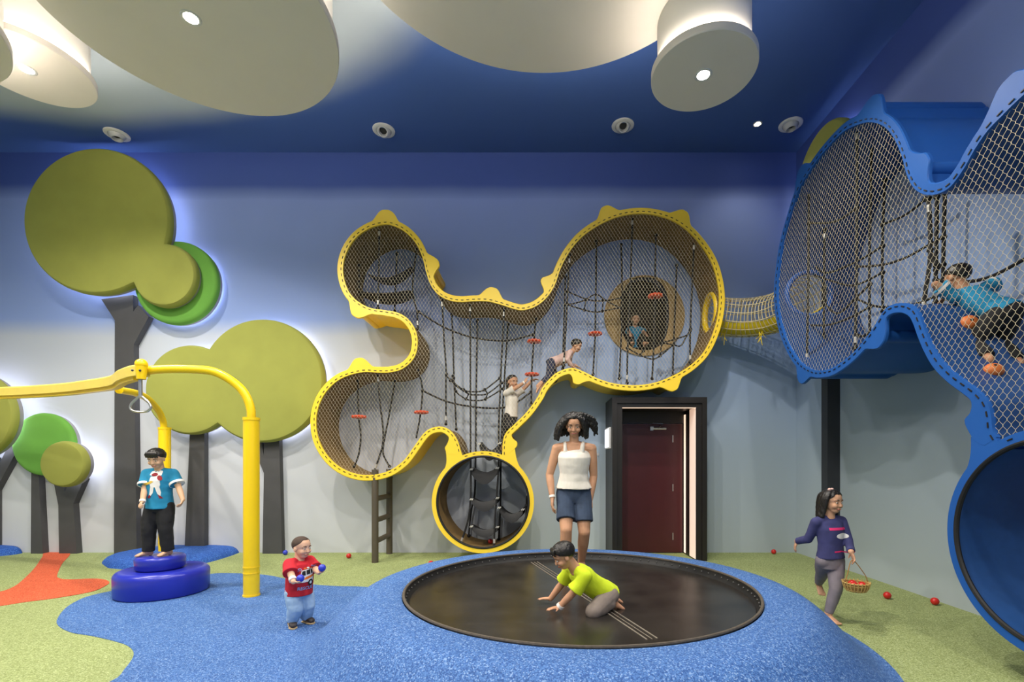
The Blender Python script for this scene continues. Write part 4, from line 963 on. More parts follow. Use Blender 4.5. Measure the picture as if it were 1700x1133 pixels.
def person(name, label, H, age, pelvis, up, face, head_dir, feet, hands, shirt, pants, hairs, skin_c=(205, 160, 128), head_up=None, voxel=0.005, shoes=None, bend=0.0, group=None, hfill=None, base=None, smile=False):
    """feet: (ankle, toe direction, knee pole) x 2 (own left, own right); hands: (wrist, finger direction, palm normal, elbow pole, curl) x 2."""
    pr = PROP[age]; h = lambda k: pr[k]*H
    up = Vector(up).normalized(); face = Vector(face); fw = (face-up*face.dot(up)).normalized(); lf = up.cross(fw)      # own left
    Pv = Vector(pelvis); N = Pv+up*h('torso'); SK = skin(skin_c)
    hd = Vector(head_dir).normalized(); hu = Vector(head_up) if head_up else Vector((0, 0, 1)); hu = (hu-hd*hu.dot(hd)).normalized(); hl = hu.cross(hd)
    hh = h('head')
    neckdir = (up+hu).normalized(); HC = N+neckdir*h('neck')+hu*hh*0.50+hd*hh*0.06
    root = thing(name, label, 'person', base if base else Vector((Pv.x, Pv.y, 0)), group)
    W = pr['W']
    def tp(t, grow=0.0, sc=1.0, fwd=0.0):  # torso ring at t (0 hip, 1 neck base)
        keys = [(-0.22, (W['hip'][0]*.85, W['hip'][1]*.9)), (0.0, W['hip']), (0.38, W['waist']), (0.72, W['chest']), (0.90, W['sh']), (1.0, (.05, .042))]
        for (a, wa), (b, wb) in zip(keys, keys[1:]):
            if t <= b or b == 1.0:
                f = min(1, max(0, (t-a)/(b-a))); f = f*f*(3-2*f); ww = (wa[0]+(wb[0]-wa[0])*f, wa[1]+(wb[1]-wa[1])*f); break
        c = Pv+up*h('torso')*t+fw*(H*(0.012*math.sin(PI*min(1, max(0, t)))+fwd)-bend*H*math.sin(PI*min(1, max(0, t))))
        return (c, lf*(ww[0]*H*sc+grow), fw*(ww[1]*H*sc+grow))
    shoulders = [N+lf*s*h('sw')-up*H*0.028 for s in (1, -1)]; hips = [Pv+lf*s*h('hw')-up*H*0.012 for s in (1, -1)]
    mb = MB()
    mb.loft([tp(t, 0, 0.93) for t in (-0.2, -0.1, 0.05, 0.2, 0.38, 0.55, 0.72, 0.82, 0.9, 0.97, 1.03)], 28)
    nr = hh*(0.215 if age != 'adult' else 0.20); mb.cap(N-up*H*0.02, HC-hu*hh*0.25-hd*hh*0.06, nr*1.1, nr, 14)
    for s_, q in zip((1, -1), shoulders): mb.cap(N+lf*s_*H*0.035-up*H*0.012, q, H*0.030, pr['ar'][0]*H*1.05, 12)
    # head
    E = lambda f, l, u, rf, rl, ru: mb.ball(HC+hd*hh*f+hl*hh*l+hu*hh*u, 1, 18, (hd*hh*rf, hl*hh*rl, hu*hh*ru))
    wide = 0.36 if age != 'adult' else 0.335
    E(-0.03, 0, 0.14, 0.43, wide+.015, 0.36); E(0.10, 0, -0.10, 0.30, wide*0.84, 0.33); E(0.17, 0, -0.33, 0.19, wide*0.56, 0.15)
    E(0.405, 0, -0.09, 0.06, 0.052, 0.07); E(0.43, 0, -0.135, 0.05, 0.075, 0.045); E(0.37, 0, -0.02, 0.05, 0.04, 0.09)
    for s_ in (1, -1):
        E(0.0, s_*wide*0.98, -0.05, 0.085, 0.045, 0.115); E(0.26, s_*0.17, -0.14, 0.13, 0.12, 0.12); E(0.32, s_*0.14, 0.09, 0.07, 0.12, 0.045)
    E(0.375, 0, -0.265, 0.04, 0.10, 0.028); E(0.365, 0, -0.305, 0.04, 0.08, 0.028)
    # limbs
    ar, lr = [x*H for x in pr['ar']], [x*H for x in pr['lr']]
    arms, legs = [], []; grips = []
    for i, (wt, fd, pn, pole, curl) in enumerate(hands):
        el, wr = ik(shoulders[i], wt, h('ua'), h('fa'), pole); arms.append((shoulders[i], el, wr))
        mb.cap(shoulders[i], shoulders[i].lerp(el, 0.45), ar[0], ar[0]*0.97, 14); mb.cap(shoulders[i].lerp(el, 0.45), el, ar[0]*0.97, ar[1], 14)
        mb.cap(el, el.lerp(wr, 0.3), ar[1], ar[1]*1.02, 14); mb.cap(el.lerp(wr, 0.3), wr, ar[1]*1.02, ar[2], 14)
        grips.append(hand(mb, wr, fd if fd else wr-el, pn, h('hand'), curl, (1 if i == 0 else -1)))
    for i, (an, td, pole) in enumerate(feet):
        kn, an = ik(hips[i], an, h('th'), h('sh'), pole); legs.append((hips[i], kn, an))
        mb.cap(hips[i], hips[i].lerp(kn, 0.4), lr[0], lr[0]*0.92, 16); mb.cap(hips[i].lerp(kn, 0.4), kn, lr[0]*0.92, lr[1], 16)
        mb.cap(kn, kn.lerp(an, 0.35), lr[1]*0.98, lr[2]*1.05, 14); mb.cap(kn.lerp(an, 0.35), an, lr[2]*1.05, lr[3], 14)
        fu = (kn-an).normalized() if abs(Vector(td).normalized().dot((kn-an).normalized())) < 0.5 else Vector((0, 0, 1))
        foot(mb, an, td, fu if abs(Vector(td).normalized().z) > 0.35 else Vector((0, 0, 1)), h('foot'), h('ankle')*0.62, shoes is None)
    body = part('body', remesh(mb, voxel, 2), SK, root)
    # face pieces
    for s_ in (1, -1):
        e = HC+hd*hh*0.352+hl*hh*s_*0.155+hu*hh*0.005; m = MB(); m.ball(e, 1, 16, (hd*hh*0.035, hl*hh*0.056, hu*hh*0.024))
        m.cur = 1; m.ball(e+hd*hh*0.012, 1, 14, (hd*hh*0.026, hl*hh*0.034, hu*hh*0.0245)); m.build('eye', [EYEW, EYEB], root)
        m = MB(); m.tube(curve([HC+hd*hh*0.375+hl*hh*s_*0.07+hu*hh*0.105, HC+hd*hh*0.385+hl*hh*s_*0.155+hu*hh*0.128, HC+hd*hh*0.315+hl*hh*s_*0.245+hu*hh*0.10], hh*0.02), hh*0.016, 6); m.build('eyebrow', BROW, root)
    m = MB(); k_ = 0.02 if smile else 0.004
    m.tube(curve([HC+hd*hh*0.345+hl*hh*0.115+hu*hh*(-0.285+k_), HC+hd*hh*0.405+hl*hh*0.045+hu*hh*-0.272, HC+hd*hh*0.412+hu*hh*-0.280, HC+hd*hh*0.405-hl*hh*0.045+hu*hh*-0.272, HC+hd*hh*0.345-hl*hh*0.115+hu*hh*(-0.285+k_)], hh*0.02), [hh*0.02]*1 if False else hh*0.019, 8); m.build('lips', LIP, root)
    # shirt
    if shirt:
        ez = shirt.get('ease', 0.012)*1.0; mb = MB(); hem = shirt.get('hem', -0.10)
        ts = [x for x in (0.05, 0.22, 0.38, 0.55, 0.72, 0.82, 0.9) if x > hem+0.06]
        if shirt['sleeve'] > 0:
            ring = [tp(hem, ez*1.5)]+[tp(t, ez) for t in ts]+[tp(0.955, ez*0.7), tp(0.995, ez*0.55)]
            mb.loft(ring, 28)
            for i, (a, e, w_) in enumerate(arms):
                s_ = 1 if i == 0 else -1
                mb.cap(N+lf*s_*H*0.035-up*H*0.012, a, H*0.034+ez*0.4, ar[0]+ez*0.75, 14)
                L = shirt['sleeve']; r0 = ar[0]+ez*0.75; fl = shirt.get('flare', 1.35)
                if L <= 1: q = a.lerp(e, L); mb.tube([a, a.lerp(q, 0.5), q], [r0, r0*1.05, r0*fl], 18)
                else:
                    q = e.lerp(w_, min(1, L-1)); mb.tube([a, e], [r0, ar[1]+ez*0.6], 16); mb.ball(e, ar[1]+ez*0.6, 14); mb.tube([e, q], [ar[1]+ez*0.6, ar[2]+ez*0.6], 16)
        else:
            mb.loft([tp(hem, ez*1.5)]+[tp(t, ez) for t in ts if t < 0.8]+[tp(0.80, ez*0.7, 0.97), tp(0.86, ez*0.5, 0.84), tp(0.90, ez*0.3, 0.70)], 28)
            for s_ in (1, -1):
                a = Pv+up*h('torso')*0.84+lf*s_*H*0.052; mb.tube(curve([a+fw*H*0.046, a+up*H*0.03+fw*H*0.040, N+lf*s_*H*0.056+up*H*0.008, a+up*H*0.03-fw*H*0.03, a-fw*H*0.046], 0.02), H*0.0125, 8)
        part('shirt', remesh(mb, voxel*1.25, 3, shirt.get('wr', 0.004), 11/H), shirt['mat'], root, shirt.get('label'))
    if pants:
        ez = pants.get('ease', 0.012); mb = MB(); L = pants['len']
        mb.loft([tp(-0.24, ez*0.6), tp(-0.12, ez), tp(0.0, ez*0.7), tp(0.10, ez*0.3), tp(0.16, ez*0.15)], 28)
        for i, (hp_, kn, an) in enumerate(legs):
            mb.ball(hp_, lr[0]+ez*0.6, 16); q = hp_.lerp(kn, min(1, L))
            r1 = lr[0]*0.92+ez*0.9; rk = lr[1]+ez
            mb.tube([hp_, hp_.lerp(q, 0.5), q], [lr[0]+ez*0.7, r1, (rk if L >= 1 else lr[0]*0.9+ez*1.3)], 18)
            if L > 1:
                mb.ball(kn, rk, 16); e = kn.lerp(an, min(1.08, L-1)); mb.tube([kn, kn.lerp(e, 0.45), e], [rk, lr[2]+ez*1.0, lr[3]+ez*pants.get('cuff', 1.0)], 18)
        part('trousers' if L > 1 else 'shorts', remesh(mb, voxel*1.25, 3, pants.get('wr', 0.004), 12/H), pants['mat'], root, pants.get('label'))
    if shoes:
        for i, (an, td, pole) in enumerate(feet):
            m = MB(); d = Vector(td); d.z = 0; d.normalize(); s_ = Vector((0, 0, 1)).cross(d); an_ = legs[i][2]; z0 = an_.z-h('ankle'); L = h('foot')*1.18
            def ring(x, w_, hgt): return (Vector((an_.x, an_.y, z0))+d*L*x+Vector((0, 0, 0.012+hgt*0.5)), s_*L*w_, Vector((0, 0, hgt*0.5)))
            m.loft([ring(-0.26, .10, .035), ring(-0.22, .17, .062), ring(-0.05, .19, .070), ring(0.18, .205, .056), ring(0.42, .22, .042), ring(0.58, .19, .034), ring(0.66, .10, .022)], 18)
            m.tube([Vector((an_.x, an_.y, z0+0.03)), Vector((an_.x, an_.y, z0+h('ankle')*1.25))], [lr[3]*1.28, lr[3]*1.3], 16)
            sh_ = part('shoe', remesh(m, 0.004, 2), shoes[0], root)
            m = MB(); m.loft([(Vector((an_.x, an_.y, z0+0.0065))+d*L*x, s_*L*w_, Vector((0, 0, 0.0075))) for x, w_ in ((-0.27, .10), (-0.22, .19), (0.1, .20), (0.42, .235), (0.6, .20), (0.69, .09))], 18); m.build('sole', shoes[1], sh_)
            m = MB(); c = Vector((an_.x, an_.y, z0))+d*L*0.20
            m.tube(curve([c-s_*L*0.20+Vector((0, 0, .03)), c-s_*L*0.12+Vector((0, 0, .068)), c+Vector((0, 0, .078)), c+s_*L*0.12+Vector((0, 0, .068)), c+s_*L*0.20+Vector((0, 0, .03))], 0.01), 0.011, 8); m.build('strap', shoes[1], sh_)
    hair(root, hairs, HC, hd, hl, hu, hh, wide, voxel)
    return dict(root=root, body=body, HC=HC, hd=hd, hl=hl, hu=hu, hh=hh, arms=arms, legs=legs, grips=grips, N=N, fw=fw, lf=lf, up=up, Pv=Pv, H=H)
def hair(root, style, HC, hd, hl, hu, hh, wide, voxel):
    if not style: return
    kind = style['kind']; th = style.get('th', 0.05); mat = style.get('mat', HAIR)
    nA, nR = 40, 12; out = []
    fr = style.get('front', 38); sd = style.get('side', 2); bk = style.get('back', -38)
    def hl_(az):                          # lowest elevation of the hair by direction
        a = abs(math.degrees(az))
        return fr+(sd-fr)*min(1, max(0, (a-35)/45))**0.7 if a < 82 else sd+(bk-sd)*min(1, (a-82)/50)
    def pt(az, el, g):
        f, l, u = math.cos(el)*math.cos(az), math.cos(el)*math.sin(az), math.sin(el)
        jag = 1+0.03*math.sin(az*23)+0.03*math.sin(az*9+el*7)
        return HC+hu*hh*0.14-hd*hh*0.03+hd*f*hh*(0.43+g*jag)+hl*l*hh*(wide+.015+g*jag)+hu*u*hh*(0.36+g*jag)
    mb = MB(); vs = []; fs = []
    for lay in (0, 1):
        for j in range(nR+1):
            for k in range(nA):
                az = -PI+2*PI*k/nA; lo = math.radians(hl_(az)); el = PI/2+(lo-PI/2)*j/nR
                g = (th*(1-0.55*(j/nR)**3)) if lay == 0 else -0.06
                vs.append(pt(az, el, g))
    m = (nR+1)*nA
    for j in range(nR):
        for k in range(nA):
            q = (j*nA+k, j*nA+(k+1) % nA, (j+1)*nA+(k+1) % nA, (j+1)*nA+k); fs.append(q); fs.append(tuple(x+m for x in reversed(q)))
    for k in range(nA): fs.append((nR*nA+k, nR*nA+(k+1) % nA, nR*nA+(k+1) % nA+m, nR*nA+k+m))
    mb.add(vs, fs)
    for lock in style.get('locks', []):   # each: (points in head units f, l, u), start and end radius
        pts, r0, r1 = lock; c = curve([HC+hd*hh*f+hl*hh*l+hu*hh*u for f, l, u in pts], hh*0.10); n = len(c)
        mb.tube(c, [hh*(r0*(1-(i/(n-1))**2)+r1*(i/(n-1))**2) for i in range(n)], 10); mb.ball(c[-1], hh*r1, 8)
    me = remesh(mb, max(0.004, voxel*0.9), 1, style.get('rough', 0.0025), 60)
    part('hair', me, mat, root)
def fringe(n=9, lo=0.10, r=0.042):
    out = []
    for i in range(n):
        l = -0.27+0.54*i/(n-1); out.append(([(0.25, l*0.8, 0.46), (0.36, l, 0.36), (0.385-abs(l)*0.22, l*1.04, lo+0.03*(i % 2))], r, 0.02))
    return out
def subdiv(poly, mx):
    bm = bmesh.new(); bm.faces.new([bm.verts.new((a, b, 0)) for a, b in poly]); bmesh.ops.triangulate(bm, faces=bm.faces)
    for _ in range(5):
        es = [e for e in bm.edges if e.calc_length() > mx]
        if not es: break
        bmesh.ops.subdivide_edges(bm, edges=es, cuts=1); bmesh.ops.triangulate(bm, faces=[f for f in bm.faces if len(f.verts) > 3])
    v = [(x.co.x, x.co.y) for x in bm.verts]; bm.verts.index_update(); f = [tuple(y.index for y in x.verts) for x in bm.faces]; bm.free(); return v, f
def decal(target, name, parent, c, right, up_, n, items):
    """items: (polygon or (verts, faces), material, lift): pieces of a print laid onto the cloth."""
    me = target.data; bvh = BVHTree.FromPolygons([v.co.copy() for v in me.vertices], [tuple(p.vertices) for p in me.polygons])
    mats = []; mb = MB(); c = Vector(c); right = Vector(right).normalized(); n = Vector(n).normalized(); up_ = Vector(up_); up_ = (up_-n*up_.dot(n)).normalized()
    right = (right-n*right.dot(n)-up_*right.dot(up_)).normalized()
    for poly, mat, lift in items:
        v, f = poly if isinstance(poly, tuple) else subdiv(poly, 0.014)
        if mat not in mats: mats.append(mat)
        mb.cur = mats.index(mat); pts = []
        for a, b in v:
            o = c+right*a+up_*b; hit = bvh.ray_cast(o+n*0.25, -n, 0.5)
            p = hit[0] if hit[0] is not None else bvh.find_nearest(o)[0]; pts.append(p+n*lift)
        mb.add(pts, f)
    return mb.build(name, mats, parent, False)
def text_shape(s, size, ox, oy):
    cu = bpy.data.curves.new('t', 'FONT'); cu.body = s; cu.size = size; cu.align_x = 'CENTER'; cu.offset = size*0.012
    o = bpy.data.objects.new('t', cu); COL.objects.link(o); me = bpy.data.meshes.new_from_object(o.evaluated_get(bpy.context.evaluated_depsgraph_get()))
    v = [(x.co.x+ox, x.co.y+oy) for x in me.vertices]; f = [tuple(p.vertices) for p in me.polygons]
    bpy.data.objects.remove(o); bpy.data.meshes.remove(me); return (v, f)
def band(parent, a, b, r, name='wristband', mat=None, w=0.011):
    a, b = Vector(a), Vector(b); d = (b-a).normalized(); mb = MB(); mb.tube([b-d*w*2.2, b-d*w*0.2], r, 20); return mb.build(name, mat or WBAND, parent)
WBAND = pbr('white_band', (236, 232, 226), 0.6, var=0.02)
Z = Vector((0, 0, 1))
TEAL = pbr('teal_cotton', (28, 128, 168), 0.9, var=0.08, scale=10); WTEE = pbr('white_cotton', (226, 220, 208), 0.9, var=0.05, scale=10)
BLKJ = pbr('black_denim', (26, 26, 29), 0.9, var=0.2, scale=14); DENIM = pbr('denim', (52, 66, 88), 0.9, var=0.2, scale=16)
REDT = pbr('red_cotton', (190, 28, 44), 0.9, var=0.07, scale=10); LBLUE = pbr('pale_blue_cotton', (158, 186, 214), 0.9, var=0.08, scale=10)
LIME = pbr('lime_cotton', (206, 226, 36), 0.85, var=0.06, scale=10); KHAKI = pbr('grey_khaki', (132, 120, 112), 0.9, var=0.12, scale=14)
NAVY = pbr('navy_purple_knit', (56, 58, 104), 0.9, var=0.15, scale=12); GLEG = pbr('grey_legging', (128, 120, 126), 0.9, var=0.1, scale=12)
PINK = pbr('pale_pink_cotton', (206, 172, 164), 0.9, var=0.06, scale=10); NAVY2 = pbr('navy_cotton', (34, 40, 66), 0.9, var=0.15, scale=12)
ORNG = pbr('print_orange', (232, 118, 34), 0.8); PWHITE = pbr('print_white', (226, 224, 220), 0.8, var=0.02); PBLACK = pbr('print_black', (26, 26, 30), 0.8)
PLB = pbr('print_light_blue', (120, 176, 222), 0.8); PYEL = pbr('print_yellow', (224, 186, 74), 0.8); PRED = pbr('print_red', (140, 30, 40), 0.8); PPINK = pbr('print_pink', (216, 44, 110), 0.8)

# ---- boy on the stool
by0 = Vector((-4.05, 5.19, 0.415)); H = 1.17
fz = by0.z+0.045*H
r = person('person', 'boy in teal print t-shirt and black jeans standing on the blue stool', H, 'child', by0+Vector((0.0, 0.0, 0.553)), (0.01, 0.0, 1), (0.18, -1, 0), (0.12, -1, -0.42),
    [(by0+Vector((0.09, 0.0, fz-by0.z)), (-0.30, -1, 0), (0.1, -1, 0)), (by0+Vector((-0.10, -0.03, fz-by0.z)), (-0.70, -0.8, 0), (-0.1, -1, 0))],
    [(P(306, 836, 5.12), (0.1, -0.55, -0.8), (-0.7, -0.3, 0.2), (0.6, 0.5, -0.3), 0.75), (P(236, 836, 5.02), (0.25, -0.8, -0.35), (0.5, 0.1, -0.6), (-0.6, 0.6, -0.4), 0.95)],
    dict(mat=TEAL, sleeve=0.78, hem=-0.14, ease=0.030, wr=0.005, flare=1.18), dict(mat=BLKJ, len=2.0, ease=0.026, cuff=1.1, wr=0.006),
    dict(kind='short', th=0.065, front=30, side=-8, back=-45, locks=fringe(11, 0.16)), (206, 166, 134), smile=True, base=(by0.x, by0.y, 0.415))
sh = next(o for o in r['root'].children if o.name.startswith('shirt'))
for k in (0, 1):
    a, e, w_ = r['arms'][k]; band_c = a.lerp(e, 0.70); mb = MB(); d = (e-a).normalized(); rr = (0.031*H+0.024)*1.19
    mb.tube([band_c-d*0.012, band_c+d*0.012], rr*1.0, 20); mb.build('sleeve_stripe', PWHITE, sh)
band(r['root'], r['arms'][1][1], r['arms'][1][2], 0.0285)
cc = r['Pv']+r['up']*0.19
def ell(cx, cy, a, b, n=20, rot=0.0):
    return [(cx+a*math.cos(t)*math.cos(rot)-b*math.sin(t)*math.sin(rot), cy+a*math.cos(t)*math.sin(rot)+b*math.sin(t)*math.cos(rot)) for t in [2*PI*i/n for i in range(n)]]
decal(sh, 'shirt_print', sh, cc, r['lf'], r['up'], r['fw'], [
    ([(-0.05, 0.12), (-0.045, 0.155), (0.0, 0.175), (0.055, 0.165), (0.062, 0.12), (0.02, 0.10)], PWHITE, 0.003),
    ([(-0.035, 0.105), (0.05, 0.105), (0.058, 0.02), (0.05, -0.01), (-0.03, -0.005), (-0.045, 0.05)], PWHITE, 0.003),
    ([(-0.03, 0.0), (0.005, 0.0), (-0.008, -0.07), (-0.03, -0.10), (-0.045, -0.085)], PWHITE, 0.003), ([(0.01, 0.0), (0.05, 0.0), (0.062, -0.06), (0.06, -0.10), (0.035, -0.08)], PWHITE, 0.003),
    ([(-0.10, 0.03), (-0.10, 0.005), (-0.03, 0.03), (0.0, 0.05), (-0.02, 0.06)], PYEL, 0.0045),
    ([(-0.045, -0.085), (-0.028, -0.10), (-0.04, -0.125), (-0.065, -0.12)], PRED, 0.004), ([(0.037, -0.085), (0.061, -0.10), (0.08, -0.125), (0.05, -0.125)], PRED, 0.004),
    (ell(0.0, 0.125, 0.03, 0.018), PRED, 0.0045), (ell(0.05, 0.09, 0.02, 0.03, 16, 0.5), PRED, 0.0045)])
# ---- toddler
tb = Vector((-2.05, 4.16, 0.004)); H = 0.83; fw_ = Vector((0.80, -0.60, 0)); sd_ = Vector((0.60, 0.80, 0))        # own left is away from the viewer
rf, lff = PZ(483, 1042, 0.004), PZ(512, 1034, 0.004)
sc = dict(mat=REDT, sleeve=0.95, hem=-0.16, ease=0.026, wr=0.003, flare=1.2)
r = person('person', 'toddler in red car print t-shirt and pale blue trousers holding blue balls', H, 'toddler', tb+Vector((0.0, 0.0, 0.316)), (0.03, -0.02, 1), fw_, (0.93, -0.36, -0.10),
    [(Vector((lff.x-0.02, lff.y+0.0, 0.0455)), (0.86, -0.5, 0), fw_), (Vector((rf.x-0.0, rf.y+0.02, 0.0455)), (0.55, -0.83, 0), fw_)],
    [(P(529, 951, 4.10), (0.95, -0.1, 0.12), (-0.3, -0.2, 0.9), (0.1, 0.6, -0.8), 0.85), (P(491, 982, 3.88), (0.90, 0.0, -0.2), (0.1, 0.55, 0.8), (-0.8, -0.3, -0.5), 0.75)],
    sc, dict(mat=LBLUE, len=1.92, ease=0.024, cuff=0.9, wr=0.005),
    dict(kind='buzz', th=0.018, front=44, side=-2, back=-40, mat=pbr('short_brown_hair', (66, 50, 40), 0.8, var=0.15, scale=40), rough=0.001), (222, 176, 146), shoes=(pbr('dark_shoe', (52, 44, 42), 0.6, var=0.1), pbr('tan_sole', (186, 160, 118), 0.7)), voxel=0.004, base=tb)
sh = next(o for o in r['root'].children if o.name.startswith('shirt'))
band(r['root'], r['arms'][1][1], r['arms'][1][2]-(r['arms'][1][2]-r['arms'][1][1])*0.12, 0.030, w=0.014)
cc = r['Pv']+r['up']*0.09+r['lf']*0.0
decal(sh, 'shirt_print', sh, cc, r['lf'], r['up'], r['fw'], [
    ([(-0.075, -0.01), (-0.072, 0.03), (-0.045, 0.042), (-0.03, 0.09), (0.06, 0.10), (0.072, 0.085), (0.075, -0.012)], PWHITE, 0.003),
    ([(-0.036, 0.045), (-0.025, 0.083), (0.0, 0.086), (0.0, 0.048)], PBLACK, 0.0045), ([(0.008, 0.05), (0.008, 0.088), (0.045, 0.092), (0.045, 0.054)], PBLACK, 0.0045), ([(0.05, 0.055), (0.05, 0.09), (0.064, 0.088), (0.066, 0.056)], PBLACK, 0.0045),
    ([(-0.02, 0.012), (0.0, 0.034), (0.075, 0.044), (0.075, 0.028), (0.01, 0.014)], ORNG, 0.0045), ([(-0.072, -0.008), (-0.07, 0.018), (-0.035, 0.02), (-0.035, -0.008)], PBLACK, 0.0045),
    (ell(0.045, -0.018, 0.026, 0.028, 24), PBLACK, 0.005), (ell(0.045, -0.018, 0.012, 0.013, 18), PWHITE, 0.0065), (ell(-0.03, 0.022, 0.006, 0.006, 10), ORNG, 0.006), (ell(-0.064, 0.026, 0.006, 0.006, 10), ORNG, 0.006),
    (ell(0.0, 0.104, 0.012, 0.006, 10), ORNG, 0.004), (ell(0.025, 0.107, 0.01, 0.006, 10), PWHITE, 0.004), (ell(0.045, 0.107, 0.01, 0.006, 10), ORNG, 0.004),
    (text_shape('TO', 0.032, -0.052, 0.088), PLB, 0.004), (text_shape('THE', 0.022, 0.065, 0.112), PLB, 0.004), (text_shape('RESCUE', 0.038, 0.005, -0.075), PLB, 0.004)])
for i, lab in ((0, 'blue ball held out in the left hand of the toddler'), (1, 'blue ball held at the waist in the right hand of the toddler')):
    wr, el = r['arms'][i][2], r['arms'][i][1]; n_ = Vector((-0.3, -0.2, 0.9)) if i == 0 else Vector((0.1, 0.55, 0.8)); d = Vector((0.95, -0.1, 0.12)) if i == 0 else Vector((0.90, 0.0, -0.2))
    d.normalize(); n_ = (n_-d*n_.dot(d)).normalized(); hL = PROP['toddler']['hand']*H
    ballo(wr+d*hL*0.52+n_*(hL*0.10+0.030), 0.031, BBALL, lab, 'blue balls held by the toddler')
# ---- woman jumping
H = 1.56; wx = Vector((0.335, 4.66, MZ))
def strands():
    out = []
    rnd = random.Random(3)
    for i in range(30):
        a = PI*0.30+PI*1.40*i/29; f, l = math.cos(a), math.sin(a); dr = rnd.uniform(0.7, 1.15); lift = 0.16*(l < 0)
        out.append(([(0.25*f, 0.28*l, 0.40), (0.42*f-0.05, 0.46*l, 0.25), (0.46*f-0.08, (0.58+lift)*l, -0.10), (0.42*f-0.06, (0.60+lift*1.8)*l, -0.25-0.36*dr)], 0.13, 0.05))
    for i in range(9):
        q = i/8; out.append(([(-0.1, 0.05+0.2*q, 0.45), (0.05-0.2*q, 0.35+0.1*q, 0.50-0.15*q), (0.0, 0.68+0.1*(i % 3), 0.34-0.3*q), (-0.05, 0.92+0.12*(i % 2), 0.10-0.62*q)], 0.12, 0.04))
    return out
r = person('person', 'woman in white tank top and denim shorts jumping on the trampoline', H, 'adult', wx+Vector((0.02, 0.03, 0.80)), (0.0, -0.06, 1), (-0.12, -1, 0), (-0.10, -1, -0.38),
    [(wx+Vector((0.10, 0.10, 0.105)), (0.15, -1, -0.75), (0.05, -1, 0)), (wx+Vector((-0.07, -0.06, 0.085)), (-0.1, -1, -0.55), (0.0, -1, 0))],
    [(P(980, 830, 4.66), (0.12, -0.25, -1), (-0.9, 0.1, 0), (0.5, 0.6, 0), 0.35), (P(917, 827, 4.62), (-0.02, -0.2, -1), (0.9, 0.1, 0), (-0.5, 0.6, 0), 0.4)],
    dict(mat=WTEE, sleeve=0, hem=0.06, ease=0.022, wr=0.006), dict(mat=DENIM, len=0.74, ease=0.012, wr=0.003),
    dict(kind='flying', th=0.10, front=40, side=4, back=-40, locks=strands(), rough=0.006), (196, 148, 116), base=wx)
band(r['root'], r['arms'][1][1], r['arms'][1][2], 0.030)
# ---- boy kneeling on the trampoline
H = 1.08; Yk = 3.60
kz = MZ+0.012
hipk = P(1004, 984, Yk); ang = Vector((-0.66, -0.35, 0.56))
r = person('person', 'boy in lime t-shirt and grey trousers kneeling with hands on the trampoline', H, 'child', hipk, ang, (-0.55, -0.20, -0.78), (-0.85, -0.15, -0.50), 
    [(Vector((hipk.x+0.055, Yk-0.07, kz+0.045)), (0.85, 0.3, -0.25), (-0.7, -0.8, -0.3)), (Vector((hipk.x+0.07, Yk+0.10, kz+0.045)), (0.9, 0.25, -0.25), (-0.8, -0.4, -0.3))],
    [(Vector((0.155, 3.44, kz+0.03)), (-0.85, -0.35, -0.02), (0, 0, -1), (0.5, -0.4, 0.2), 0.14), (Vector((0.10, 3.66, kz+0.03)), (-0.95, 0.15, -0.02), (0, 0, -1), (0.5, 0.5, 0.2), 0.14)],
    dict(mat=LIME, sleeve=0.80, hem=-0.16, ease=0.018, wr=0.004, flare=1.3), dict(mat=KHAKI, len=1.9, ease=0.016, wr=0.004),
    dict(kind='short', th=0.065, front=30, side=-8, back=-50, locks=fringe(9, 0.20)), (200, 150, 118), head_up=(-0.35, -0.1, 0.93), base=(hipk.x, Yk, MZ))
band(r['root'], r['arms'][0][1], r['arms'][0][2], 0.028)
# ---- girl walking with a basket
H = 1.20; gp = PZ(1383, 1036)
gf = Vector((0.12, -0.99, 0)); hipg = P(1378, 928, 4.30)
def longlocks():
    out = []
    for i in range(17):
        a = PI*0.42+PI*1.16*i/16; f, l = math.cos(a), math.sin(a)
        out.append(([(0.2*f, 0.2*l, 0.42), (0.43*f-0.03, 0.40*l, 0.20), (0.42*f-0.08, 0.42*l, -0.25), (0.36*f-0.10, 0.46*l, -0.66-0.06*(i % 2))], 0.10, 0.06))
    return out
r = person('person', 'girl in navy long-sleeved top and grey leggings walking barefoot with basket', H, 'child', hipg, (-0.02, 0.02, 1), gf, (0.42, -0.90, -0.10),
    [(Vector((gp.x-0.015, gp.y+0.05, 0.058)), (0.30, -0.95, -0.05), (0, -1, 0)), (PZ(1357, 1003)+Vector((0.0, 0.02, 0.10)), (-0.15, -0.80, -0.55), (0.1, -1, 0))],
    [(P(1413, 917, 4.12), (0.22, -0.25, -0.9), (-0.9, 0.1, 0.1), (0.4, 0.6, 0), 0.5), (P(1323, 899, 4.52), (-0.20, 0.2, -0.95), (0.8, -0.2, 0), (-0.1, 0.2, -0.9), 0.35)],
    dict(mat=NAVY, sleeve=1.93, hem=0.02, ease=0.014, wr=0.004), dict(mat=GLEG, len=1.9, ease=0.008, cuff=0.5, wr=0.002),
    dict(kind='long', th=0.055, front=36, side=-10, back=-48, locks=longlocks(), rough=0.003), (204, 156, 124), base=(gp.x, gp.y, 0))
sh = next(o for o in r['root'].children if o.name.startswith('shirt'))
decal(sh, 'shirt_print', sh, r['Pv']+r['up']*0.21+r['lf']*0.02, r['lf'], r['up'], r['fw'], [
    ([(-0.085, 0.052), (-0.085, 0.074), (0.075, 0.074), (0.08, 0.054)], PPINK, 0.003), (ell(0.03, 0.0, 0.062, 0.026, 24), PWHITE, 0.003), ([(-0.05, -0.13), (-0.05, -0.142), (0.07, -0.135), (0.07, -0.12)], PPINK, 0.003)])
